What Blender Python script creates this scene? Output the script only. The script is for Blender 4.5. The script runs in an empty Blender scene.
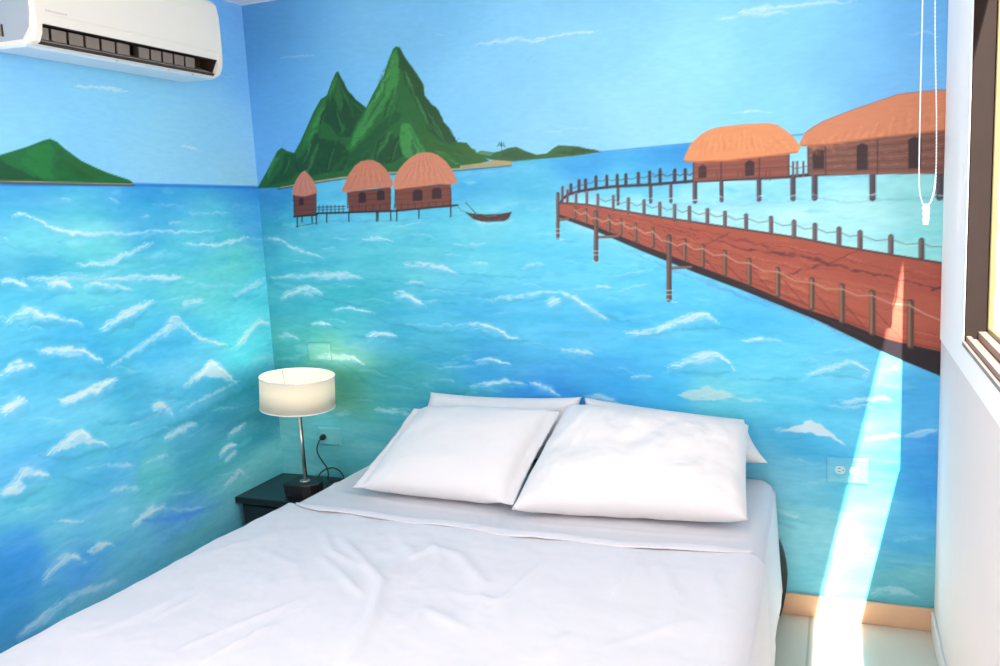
import bpy, bmesh, math, random
import numpy as np
from mathutils import Vector, Matrix
from mathutils import noise as mnoise

S = bpy.context.scene
COL = S.collection
W, H, D = 2.652, 2.414, 4.3          # room: back wall width, height, depth (metres)

# ------------------------------------------------------------------ camera
def set_camera():
    yaw, pitch, roll = -0.383, 0.146, -0.051
    cy, sy = math.cos(yaw), math.sin(yaw)
    f = Vector((sy * math.cos(pitch), cy * math.cos(pitch), -math.sin(pitch)))
    r = Vector((cy, -sy, 0)); u = r.cross(f)
    r2 = r * math.cos(roll) + u * math.sin(roll)
    u2 = -r * math.sin(roll) + u * math.cos(roll)
    cam = bpy.data.cameras.new('camera'); o = bpy.data.objects.new('camera', cam)
    COL.objects.link(o); S.camera = o
    m = Matrix((r2, u2, -f)).transposed().to_4x4()
    m.translation = Vector((2.338, -3.09, 1.521)); o.matrix_world = m
    cam.sensor_width = 36; cam.lens = 850 / 1000 * 36; cam.clip_start = .02
set_camera()

# ------------------------------------------------------------------ world, sun, daylight, exposure
wd = bpy.data.worlds.new('world'); S.world = wd; wd.use_nodes = True
bg = wd.node_tree.nodes['Background']
bg.inputs[0].default_value = (1.0, .97, .93, 1); bg.inputs[1].default_value = 1.5

def light(name, kind, loc, direction, **kw):
    l = bpy.data.lights.new(name, kind); o = bpy.data.objects.new(name, l); COL.objects.link(o)
    o.location = loc; o.rotation_euler = Vector(direction).to_track_quat('-Z', 'Y').to_euler()
    for k, v in kw.items(): setattr(l, k, v)
    return o
light('sun', 'SUN', (3.5, -3, 3), (-.20, 1, -.97), energy=28, angle=math.radians(.5), color=(1, .97, .9))
# daylight through the right window, plus two fill lamps added at made-up windows
light('window_daylight', 'AREA', (W + .16, -1.6, 1.68), (-1, 0, 0), shape='RECTANGLE', size=1.5, size_y=1.05, energy=12, color=(1, .92, .90))
light('rear_fill', 'AREA', (1.95, -D - .10, 1.45), (-.12, 1, -.05), shape='RECTANGLE', size=1.0, size_y=1.5, energy=5, color=(1, .88, .84))  # added fill lamp outside the invented rear window
light('side_fill', 'AREA', (.012, -3.5, 1.5), (1, .35, 0), shape='RECTANGLE', size=.96, size_y=1.16, energy=62, color=(1, .81, .77))  # added fill lamp, brightens the right wall from an invented left window
S.view_settings.view_transform = 'Standard'; S.view_settings.look = 'None'
S.view_settings.exposure = 0.15; S.view_settings.gamma = 1.0; S.view_settings.use_curve_mapping = False
S.cycles.use_denoising = True; S.cycles.max_bounces = 10; S.cycles.diffuse_bounces = 6
S.cycles.sample_clamp_indirect = 6

# ------------------------------------------------------------------ materials
def mat(name, col, rough=.6, metal=0, bump=0, bscale=60, var=0, vscale=6, spec=.5, sheen=0, stretch=None):
    m = bpy.data.materials.new(name); m.use_nodes = True; n = m.node_tree; b = n.nodes['Principled BSDF']
    b.inputs['Base Color'].default_value = (*col, 1); b.inputs['Roughness'].default_value = rough
    b.inputs['Metallic'].default_value = metal; b.inputs['Specular IOR Level'].default_value = spec
    b.inputs['Sheen Weight'].default_value = sheen
    tc = n.nodes.new('ShaderNodeTexCoord'); src = tc.outputs['Object']
    if stretch:
        mp = n.nodes.new('ShaderNodeMapping'); mp.inputs['Scale'].default_value = stretch
        n.links.new(src, mp.inputs[0]); src = mp.outputs[0]
    if var:
        t = n.nodes.new('ShaderNodeTexNoise'); t.inputs['Scale'].default_value = vscale; t.inputs['Detail'].default_value = 4
        n.links.new(src, t.inputs['Vector'])
        h = n.nodes.new('ShaderNodeMixRGB'); h.blend_type = 'MIX'
        h.inputs[1].default_value = (*[max(0, c * (1 - var)) for c in col], 1)
        h.inputs[2].default_value = (*[min(1, c * (1 + var)) for c in col], 1)
        n.links.new(t.outputs[0], h.inputs[0]); n.links.new(h.outputs[0], b.inputs['Base Color'])
    if bump:
        t = n.nodes.new('ShaderNodeTexNoise'); t.inputs['Scale'].default_value = bscale; t.inputs['Detail'].default_value = 5
        n.links.new(src, t.inputs['Vector'])
        bp = n.nodes.new('ShaderNodeBump'); bp.inputs['Strength'].default_value = bump; bp.inputs['Distance'].default_value = .01
        n.links.new(t.outputs[0], bp.inputs['Height']); n.links.new(bp.outputs[0], b.inputs['Normal'])
    return m
M = dict(
    white_wall=mat('white_wall_paint', (.78, .72, .70), .85, spec=.12, bump=.06, bscale=40, var=.015),
    casing=mat('bright_white_paint', (.98, .96, .95), .85, spec=.12, bump=.03, bscale=50),
    ceiling=mat('ceiling_paint', (.92, .90, .92), .8, bump=.05),
    baseboard=mat('tan_baseboard', (.74, .46, .29), .4, var=.08, vscale=14),
    frame=mat('bronze_window_frame', (.016, .0095, .008), .65, spec=.12, var=.15, vscale=20),
    rail=mat('olive_window_rail', (.20, .15, .07), .4, metal=.3),
    black=mat('black_lacquer', (.006, .008, .011), .32, var=.2, spec=.5),
    blacklamp=mat('black_lamp_base', (.008, .007, .008), .45),
    rubber=mat('dark_cable_rubber', (.008, .014, .018), .5),
    steel=mat('brushed_steel', (.62, .58, .52), .28, metal=1, bump=.03, bscale=300, stretch=(1, 1, .05)),
    sheet=mat('white_cotton', (.65, .65, .70), .85, bump=.12, bscale=420, sheen=.15, spec=.2),
    fitted=mat('white_fitted_cotton', (.63, .63, .675), .85, bump=.1, bscale=420, spec=.2),
    pillow=mat('white_pillow_cotton', (.72, .715, .73), .85, bump=.08, bscale=350, sheen=.15, spec=.2),
    bedbase=mat('charcoal_bed_upholstery', (.018, .03, .04), .38, bump=.1, bscale=200),
    acwhite=mat('cream_plastic', (.83, .79, .72), .42, spec=.35),
    acside_shaded=mat('shaded_side_plastic', (.40, .45, .50), .45, spec=.35),  # shade on the unit's near side, put into the colour
    acbottom=mat('pale_blue_plastic', (.66, .76, .86), .4, spec=.35),
    acdark=mat('dark_outlet_plastic', (.035, .022, .016), .6),
    acvane=mat('taupe_louver_plastic', (.25, .20, .165), .5),
    acmark=mat('grey_print', (.60, .55, .52), .6),
    greenish=mat('olive_grommet', (.22, .26, .15), .6),
    cord=mat('white_cord', (.88, .9, .92), .45),
    plate=mat('plate_white', (.80, .85, .86), .35),
    slot=mat('socket_slot_dark', (.05, .06, .07), .6),
)
def glass_material():
    m = bpy.data.materials.new('window_glass'); m.use_nodes = True; n = m.node_tree; n.nodes.clear()
    out = n.nodes.new('ShaderNodeOutputMaterial'); t = n.nodes.new('ShaderNodeBsdfTransparent')
    t.inputs[0].default_value = (.96, .97, .96, 1)
    g = n.nodes.new('ShaderNodeBsdfGlossy'); g.inputs['Roughness'].default_value = .02
    mx = n.nodes.new('ShaderNodeMixShader'); mx.inputs[0].default_value = .06
    n.links.new(t.outputs[0], mx.inputs[1]); n.links.new(g.outputs[0], mx.inputs[2]); n.links.new(mx.outputs[0], out.inputs[0])
    return m
M['glass'] = glass_material()
def shade_material():
    m = bpy.data.materials.new('cream_lamp_fabric'); m.use_nodes = True; n = m.node_tree; b = n.nodes['Principled BSDF']
    out = n.nodes['Material Output']
    b.inputs['Base Color'].default_value = (.93, .88, .76, 1); b.inputs['Roughness'].default_value = .8
    tr = n.nodes.new('ShaderNodeBsdfTranslucent'); tr.inputs[0].default_value = (.95, .88, .72, 1)
    w = n.nodes.new('ShaderNodeTexWave'); w.inputs['Scale'].default_value = 160
    tc = n.nodes.new('ShaderNodeTexCoord'); n.links.new(tc.outputs['Object'], w.inputs['Vector'])
    bp = n.nodes.new('ShaderNodeBump'); bp.inputs['Strength'].default_value = .04; bp.inputs['Distance'].default_value = .003
    n.links.new(w.outputs[0], bp.inputs['Height']); n.links.new(bp.outputs[0], b.inputs['Normal'])
    mx = n.nodes.new('ShaderNodeMixShader'); mx.inputs[0].default_value = .35
    n.links.new(b.outputs[0], mx.inputs[1]); n.links.new(tr.outputs[0], mx.inputs[2]); n.links.new(mx.outputs[0], out.inputs[0])
    return m
M['shade'] = shade_material()
def floor_material():
    m = bpy.data.materials.new('beige_floor_tile'); m.use_nodes = True; n = m.node_tree; b = n.nodes['Principled BSDF']
    b.inputs['Roughness'].default_value = .3
    tc = n.nodes.new('ShaderNodeTexCoord')
    br = n.nodes.new('ShaderNodeTexBrick'); br.offset = 0; br.inputs['Scale'].default_value = 1
    br.inputs['Brick Width'].default_value = .45; br.inputs['Row Height'].default_value = .45; br.inputs['Mortar Size'].default_value = .004
    br.inputs['Color1'].default_value = (.66, .60, .50, 1); br.inputs['Color2'].default_value = (.62, .57, .48, 1)
    br.inputs['Mortar'].default_value = (.45, .40, .33, 1)
    n.links.new(tc.outputs['Object'], br.inputs['Vector']); n.links.new(br.outputs[0], b.inputs['Base Color'])
    return m
M['floor'] = floor_material()
def mural_material():
    m = bpy.data.materials.new('painted_sea_mural'); m.use_nodes = True; n = m.node_tree; b = n.nodes['Principled BSDF']
    b.inputs['Roughness'].default_value = .42; b.inputs['Specular IOR Level'].default_value = .3
    a = n.nodes.new('ShaderNodeAttribute'); a.attribute_name = 'paint'
    n.links.new(a.outputs['Color'], b.inputs['Base Color'])
    tc = n.nodes.new('ShaderNodeTexCoord'); t = n.nodes.new('ShaderNodeTexNoise')
    t.inputs['Scale'].default_value = 70; t.inputs['Detail'].default_value = 4
    n.links.new(tc.outputs['Object'], t.inputs['Vector'])
    bp = n.nodes.new('ShaderNodeBump'); bp.inputs['Strength'].default_value = .10; bp.inputs['Distance'].default_value = .004
    n.links.new(t.outputs[0], bp.inputs['Height']); n.links.new(bp.outputs[0], b.inputs['Normal'])
    return m
M['mural'] = mural_material()

# ------------------------------------------------------------------ mesh helpers
def link(name, me, m, parent=None, smooth=False, label=None):
    o = bpy.data.objects.new(name, me); COL.objects.link(o)
    if m is not None: me.materials.append(m)
    if smooth: me.polygons.foreach_set('use_smooth', [True] * len(me.polygons))
    if parent is not None: o.parent = parent
    if label: o['label'] = label
    return o
def from_bm(name, bm, m, parent=None, smooth=False, label=None):
    bmesh.ops.recalc_face_normals(bm, faces=bm.faces)
    me = bpy.data.meshes.new(name); bm.to_mesh(me); bm.free()
    return link(name, me, m, parent, smooth, label)
def box(bm, x0, x1, y0, y1, z0, z1, bevel=0, seg=2):
    g = bmesh.ops.create_cube(bm, size=1)['verts']
    for v in g:
        v.co = Vector((x0 + (v.co.x + .5) * (x1 - x0), y0 + (v.co.y + .5) * (y1 - y0), z0 + (v.co.z + .5) * (z1 - z0)))
    if bevel:
        es = list({e for v in g for e in v.link_edges})
        bmesh.ops.bevel(bm, geom=es, offset=bevel, segments=seg, affect='EDGES', profile=.5)
def tube(bm, pts, r, n=10, cap=True):
    pts = [Vector(p) for p in pts]; rings = []; rr = r if hasattr(r, '__len__') else [r] * len(pts)
    up = None
    for i, p in enumerate(pts):
        t = (pts[min(i + 1, len(pts) - 1)] - pts[max(i - 1, 0)]).normalized()
        if up is None: up = t.orthogonal().normalized()
        a = (up - t * up.dot(t)).normalized(); b = t.cross(a); up = a
        rings.append([bm.verts.new(p + (a * math.cos(2 * math.pi * k / n) + b * math.sin(2 * math.pi * k / n)) * rr[i]) for k in range(n)])
    for a, b in zip(rings, rings[1:]):
        for k in range(n): bm.faces.new((a[k], a[(k + 1) % n], b[(k + 1) % n], b[k]))
    if cap: bm.faces.new(rings[0][::-1]); bm.faces.new(rings[-1])
def lathe(bm, prof, c, n=48, close=False):
    rings = []
    for r, z in prof:
        rings.append([bm.verts.new((c[0] + r * math.cos(2 * math.pi * k / n), c[1] + r * math.sin(2 * math.pi * k / n), c[2] + z)) for k in range(n)])
    ps = list(zip(rings, rings[1:])) + ([(rings[-1], rings[0])] if close else [])
    for a, b in ps:
        for k in range(n): bm.faces.new((a[k], a[(k + 1) % n], b[(k + 1) % n], b[k]))
    if not close:
        bm.faces.new(rings[0][::-1]); bm.faces.new(rings[-1])
def prism(bm, prof, axis, a0, a1):
    """extrude a closed profile (list of 2D points) along an axis ('x','y','z')"""
    def P(p, a):
        return {'x': (a, p[0], p[1]), 'y': (p[0], a, p[1]), 'z': (p[0], p[1], a)}[axis]
    A = [bm.verts.new(P(p, a0)) for p in prof]; B = [bm.verts.new(P(p, a1)) for p in prof]; n = len(prof)
    for k in range(n): bm.faces.new((A[k], A[(k + 1) % n], B[(k + 1) % n], B[k]))
    bm.faces.new(A[::-1]); bm.faces.new(B)
def catmull(pts, k=8):
    pts = [Vector(p) for p in pts]; q = [pts[0]] + pts + [pts[-1]]; out = []
    for i in range(1, len(q) - 2):
        for j in range(k):
            t = j / k; a, b, c, d = q[i - 1:i + 3]
            out.append(.5 * ((2 * b) + (-a + c) * t + (2 * a - 5 * b + 4 * c - d) * t * t + (-a + 3 * b - 3 * c + d) * t ** 3))
    out.append(pts[-1]); return out
def thing(name, label, cat, loc=(0, 0, 0), group=None):
    o = bpy.data.objects.new(name, None); COL.objects.link(o); o.location = loc; o.empty_display_size = .1
    return tag(o, label, cat, group)
def tag(o, label, cat, group=None):
    o['label'] = label; o['category'] = cat
    if group: o['group'] = group
    return o
def struct(o): o['kind'] = 'structure'; return o
def rel(bm, loc):                                   # world-space mesh -> its thing's own space
    bmesh.ops.translate(bm, verts=bm.verts, vec=-Vector(loc)); return bm

M['mural_plain'] = mat('plain_sea_paint', (.12, .42, .62), .5, var=.1, vscale=3)
M['frame_light'] = mat('pinkish_brown_track', (.26, .18, .155), .5)
M['plate_tint'] = mat('pale_grey_socket', (.42, .66, .70), .4)

# ------------------------------------------------------------------ the mural, brushed stroke by stroke in wall metres
def _noise(nv, nu, sv, su, seed):
    """smooth value noise on the wall grid; sv, su = cells over the height / length"""
    r = np.random.RandomState(seed).rand(int(sv) + 3, int(su) + 3).astype(np.float32)
    y = np.linspace(0, sv, nv); x = np.linspace(0, su, nu); iy = y.astype(int); ix = x.astype(int)
    fy = (y - iy); fx = (x - ix); fy = (fy * fy * (3 - 2 * fy))[:, None]; fx = (fx * fx * (3 - 2 * fx))[None, :]
    a = r[iy][:, ix]; b = r[iy][:, ix + 1]; c = r[iy + 1][:, ix]; d = r[iy + 1][:, ix + 1]
    return (a * (1 - fx) + b * fx) * (1 - fy) + (c * (1 - fx) + d * fx) * fy
def _seg(X, Y, a, b):
    dx, dy = b[0] - a[0], b[1] - a[1]; l2 = dx * dx + dy * dy + 1e-12
    t = np.clip(((X - a[0]) * dx + (Y - a[1]) * dy) / l2, 0, 1)
    return np.hypot(X - a[0] - t * dx, Y - a[1] - t * dy), t
def _knots(X, Y, ks, sig):
    acc = np.zeros(X.shape + (3,), np.float32); ws = np.zeros(X.shape, np.float32)
    for x, y, r, g, b in ks:
        w = 1.0 / (((X - x) ** 2 + ((Y - y) * 1.5) ** 2) + sig * sig) ** 2.2; ws += w; acc += w[..., None] * np.array((r, g, b), np.float32)
    return acc / ws[..., None]
def paint(u0, u1, nu, nv, sky, sea, horizon, ops, seed):
    u = np.linspace(u0, u1, nu).astype(np.float32); v = np.linspace(0, H, nv).astype(np.float32); du = (u1 - u0) / (nu - 1); dv = H / (nv - 1)
    X, Y = np.meshgrid(u, v); asp = (u1 - u0) / H
    warp = (_noise(nv, nu, 9, 6 * asp, seed) - .5) * .10 + (_noise(nv, nu, 26, 9 * asp, seed + 1) - .5) * .035
    A = _knots(X, Y, sky, .12); Bc = _knots(X + warp * 1.5, Y + warp * .7, sea, .085)
    # broad brush variation, long horizontal strokes
    n1 = _noise(nv, nu, 60, 12 * asp, seed + 2) - .5; n2 = _noise(nv, nu, 150, 22 * asp, seed + 3) - .5
    n3 = _noise(nv, nu, 24, 5 * asp, seed + 4) - .5; n4 = _noise(nv, nu, 330, 90 * asp, seed + 5) - .5
    Bc = Bc + (n1 * 20 + n2 * 14 + n3 * 22 + n4 * 5)[..., None] * np.array([1.0, .55, .35], np.float32)
    A = A + ((_noise(nv, nu, 5, 8 * asp, seed + 6) - .5) * 8)[..., None] * np.array([1, .7, .3], np.float32)
    hz = np.interp(u, [p[0] for p in horizon], [p[1] for p in horizon])[None, :]
    k = np.clip((hz - Y) / .006 + .5, 0, 1)[..., None]
    C = A * (1 - k) + Bc * k
    br = np.clip(_noise(nv, nu, 420, 60 * asp, seed + 7) * 1.5 - .15, 0, 1) * .5 + np.clip(_noise(nv, nu, 200, 130 * asp, seed + 8) * 1.6 - .2, 0, 1) * .5
    # small wander of the brush, so painted edges are never ruler-straight
    wx = (_noise(nv, nu, 90, 80 * asp, seed + 9) - .5) * .012 + (_noise(nv, nu, 260, 240 * asp, seed + 10) - .5) * .006
    wy = (_noise(nv, nu, 100, 70 * asp, seed + 11) - .5) * .012 + (_noise(nv, nu, 300, 200 * asp, seed + 12) - .5) * .006
    rr = random.Random(seed); under = []
    for k in range(int(420 * asp)):                  # loose short strokes laid over the whole sea first
        x = rr.uniform(u0, u1); y = rr.random() ** .8 * 1.66; ln = rr.uniform(.05, .26) * (1.15 - y * .45); sl = rr.uniform(-.22, .22)
        under.append(('s', rr.choice([(150, 222, 238), (58, 164, 206), (112, 216, 226), (64, 172, 226), (90, 200, 220), (176, 230, 240), (70, 180, 200)]),
                      rr.uniform(.006, .030), rr.uniform(.12, .34), [(x, y), (x + ln * .5, y + ln * (sl * .5 + rr.uniform(-.05, .10))), (x + ln, y + ln * sl)], 1))
    for op in under + list(ops):
        kind, col, wd, al, pts = op[:5]
        xs = [p[0] for p in pts]; ys = [p[1] for p in pts]; m = wd + .006
        i0, i1 = int((min(xs) - m - u0) / du), int((max(xs) + m - u0) / du) + 2; j0, j1 = int((min(ys) - m) / dv), int((max(ys) + m) / dv) + 2
        i0, j0, i1, j1 = max(i0, 0), max(j0, 0), min(i1, nu), min(j1, nv)
        if i1 <= i0 or j1 <= j0: continue
        x = X[j0:j1, i0:i1]; y = Y[j0:j1, i0:i1]; best = np.full(x.shape, 9., np.float32); T = np.zeros(x.shape, np.float32)
        closed = kind == 'p'
        if (not closed and op[5]) or (closed and wd > .004):
            x = x + wx[j0:j1, i0:i1]; y = y + wy[j0:j1, i0:i1]
        if not closed and op[5] and len(pts) > 2: pts = [tuple(p[:2]) for p in catmull([(p[0], p[1], 0) for p in pts], 4)]
        P = list(pts) + ([pts[0]] if closed else []); n = len(P) - 1
        L = [0.]
        for a, b in zip(P, P[1:]): L.append(L[-1] + math.hypot(b[0] - a[0], b[1] - a[1]))
        for q in range(n):
            d, t = _seg(x, y, P[q], P[q + 1]); c = d < best; best = np.where(c, d, best); T = np.where(c, (L[q] + t * (L[q + 1] - L[q])) / (L[-1] + 1e-9), T)
        if closed:
            ins = np.zeros(x.shape, bool)
            for (ax, ay), (bx, by) in zip(P, P[1:]):
                if ay != by: ins ^= ((ay > y) != (by > y)) & (x < (bx - ax) * (y - ay) / (by - ay) + ax)
            wd_ = max(wd, du * 1.2); a_ = np.clip(np.where(ins, best, -best) / wd_ + .5, 0, 1)
            a_ = a_ * a_ * (3 - 2 * a_)
            if wd > .006: a_ = a_ * np.clip(.55 + .9 * br[j0:j1, i0:i1], 0, 1)
        elif op[5]:                                  # a brush mark: tapers at both ends, streaky
            w = wd * .5 * (np.sin(np.pi * np.clip(T, .02, .98)) ** .6 * .9 + .1)
            q = best / w; a_ = np.exp(-(q * 1.05) ** 2)
            b_ = br[j0:j1, i0:i1]; a_ = a_ * np.clip(.15 + 1.6 * b_, 0, 1)
        else:
            a_ = np.clip((wd * .5 - best) / .0036 + .5, 0, 1)
        a_ = (a_ * al)[..., None]
        C[j0:j1, i0:i1] = C[j0:j1, i0:i1] * (1 - a_) + np.array(col, np.float32) * a_
    # faint canvas-like brush grain over everything
    C = C * (1 + (n4 * .035)[..., None])
    c = np.clip(C / 255, 0, 1); lin = np.where(c <= .04045, c / 12.92, ((c + .055) / 1.055) ** 2.4)
    return lin.astype(np.float32)

# every mark: kind, sRGB paint colour, brush width or edge softness (mm), opacity, wall points (mm), tapered?
def knots(k): return [(a / 1000, b / 1000, c, d, e) for a, b, c, d, e in k]
def marks(ms):
    out = []
    for m in ms:
        pts = [(m[4][i] / 1000, m[4][i + 1] / 1000) for i in range(0, len(m[4]), 2)]; w = m[2] / 1000
        if m[0] != 'f': out.append((m[0], m[1], w, m[3], pts) + tuple(m[5:])); continue
        # foam: a pale body below, a deeper trough, the crest itself and a few dry-brush bristles
        a = m[3]
        out.append(('s', (150, 218, 238), w * 2.6, min(.6, a * .6), [(x + .004, y - w * .55) for x, y in pts], 1))
        if w > .009: out.append(('s', (66, 168, 206), w * 1.5, a * .32, [(x + .012, y - w * 1.3) for x, y in pts], 1))
        out.append(('s', m[1], w * 1.1, min(1, a * .85), pts, 1))
        if w > .010:
            for k in range(3):
                d = (1 - k) * w * .38; e = ((k * 37 % 5) - 2) * .005
                out.append(('s', (232, 244, 250), w * .34, min(1, a * .68), [(x + e, y + d + ((i * 7 + k * 3) % 3 - 1) * w * .10) for i, (x, y) in enumerate(pts)], 1))
    return out
BACK_SKY = knots([(36,2353,105,172,222),(51,2025,108,178,232),(75,1774,112,180,238),(737,2229,122,190,232),(536,1981,120,190,236),(1146,1998,135,202,240),(1537,2098,142,208,242),(1888,1991,152,218,248),(1675,1841,152,214,246),(2151,2026,138,208,246),(2367,1939,128,196,240),(2613,2003,112,180,230),(2516,1845,120,186,234),(970,1828,130,200,243),(1373,1759,140,205,245),(1542,2234,135,200,236),(2150,1799,140,210,248)])
BACK_SEA = knots([(15,1607,60,150,205),(196,1463,84,188,214),(38,1434,80,180,205),(358,1590,90,190,225),(1032,1459,100,205,225),(1286,1580,82,188,222),(1043,1651,78,180,222),(1522,1658,52,160,220),(1707,1671,50,155,220),(1849,1689,50,150,215),(1669,1624,90,200,228),(1667,1538,150,225,238),(1950,1544,150,222,238),(1949,1482,185,234,240),(2214,1446,185,236,240),(2403,1404,175,235,236),(2610,1460,140,212,215),(2583,1348,150,222,222),(1517,1502,165,225,236),(2214,1530,140,215,232),(1300,1448,95,205,228),(188,1386,88,198,214),(669,1331,100,205,220),(1109,1320,98,208,228),(1356,1371,95,205,235),(1583,1216,100,210,240),(62,1171,80,185,202),(417,1168,84,194,206),(87,904,78,178,182),(334,798,140,208,165),(238,854,128,205,175),(462,833,110,195,170),(243,639,110,205,214),(598,1020,78,186,214),(630,829,76,178,186),(833,1083,84,194,226),(825,959,70,178,208),(1098,1124,78,188,230),(1347,1161,86,198,236),(998,880,70,172,222),(1247,745,55,155,225),(855,730,68,174,196),(1577,1008,76,192,236),(1462,1046,70,185,232),(1873,1030,92,204,242),(1731,1158,90,200,240),(1724,859,72,188,236),(1493,833,66,175,232),(2081,977,105,212,246),(1941,828,108,210,228),(2215,801,98,205,236),(2115,1085,88,196,240),(2408,913,108,210,242),(2215,656,82,188,232),(2147,504,128,208,236),(2215,360,136,212,226),(2283,216,126,205,224),(2593,832,78,174,228),(2597,642,72,164,226),(2615,468,66,160,224),(2525,316,78,176,222),(2590,178,110,192,208),(2544,110,105,185,200),(460,515,100,188,198),(39,444,110,202,210),(329,453,96,186,192),(394,330,90,185,195),(2378,736,92,200,236),(2380,449,95,200,230),(1866,599,85,190,230),(1067,551,80,185,220)])
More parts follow.
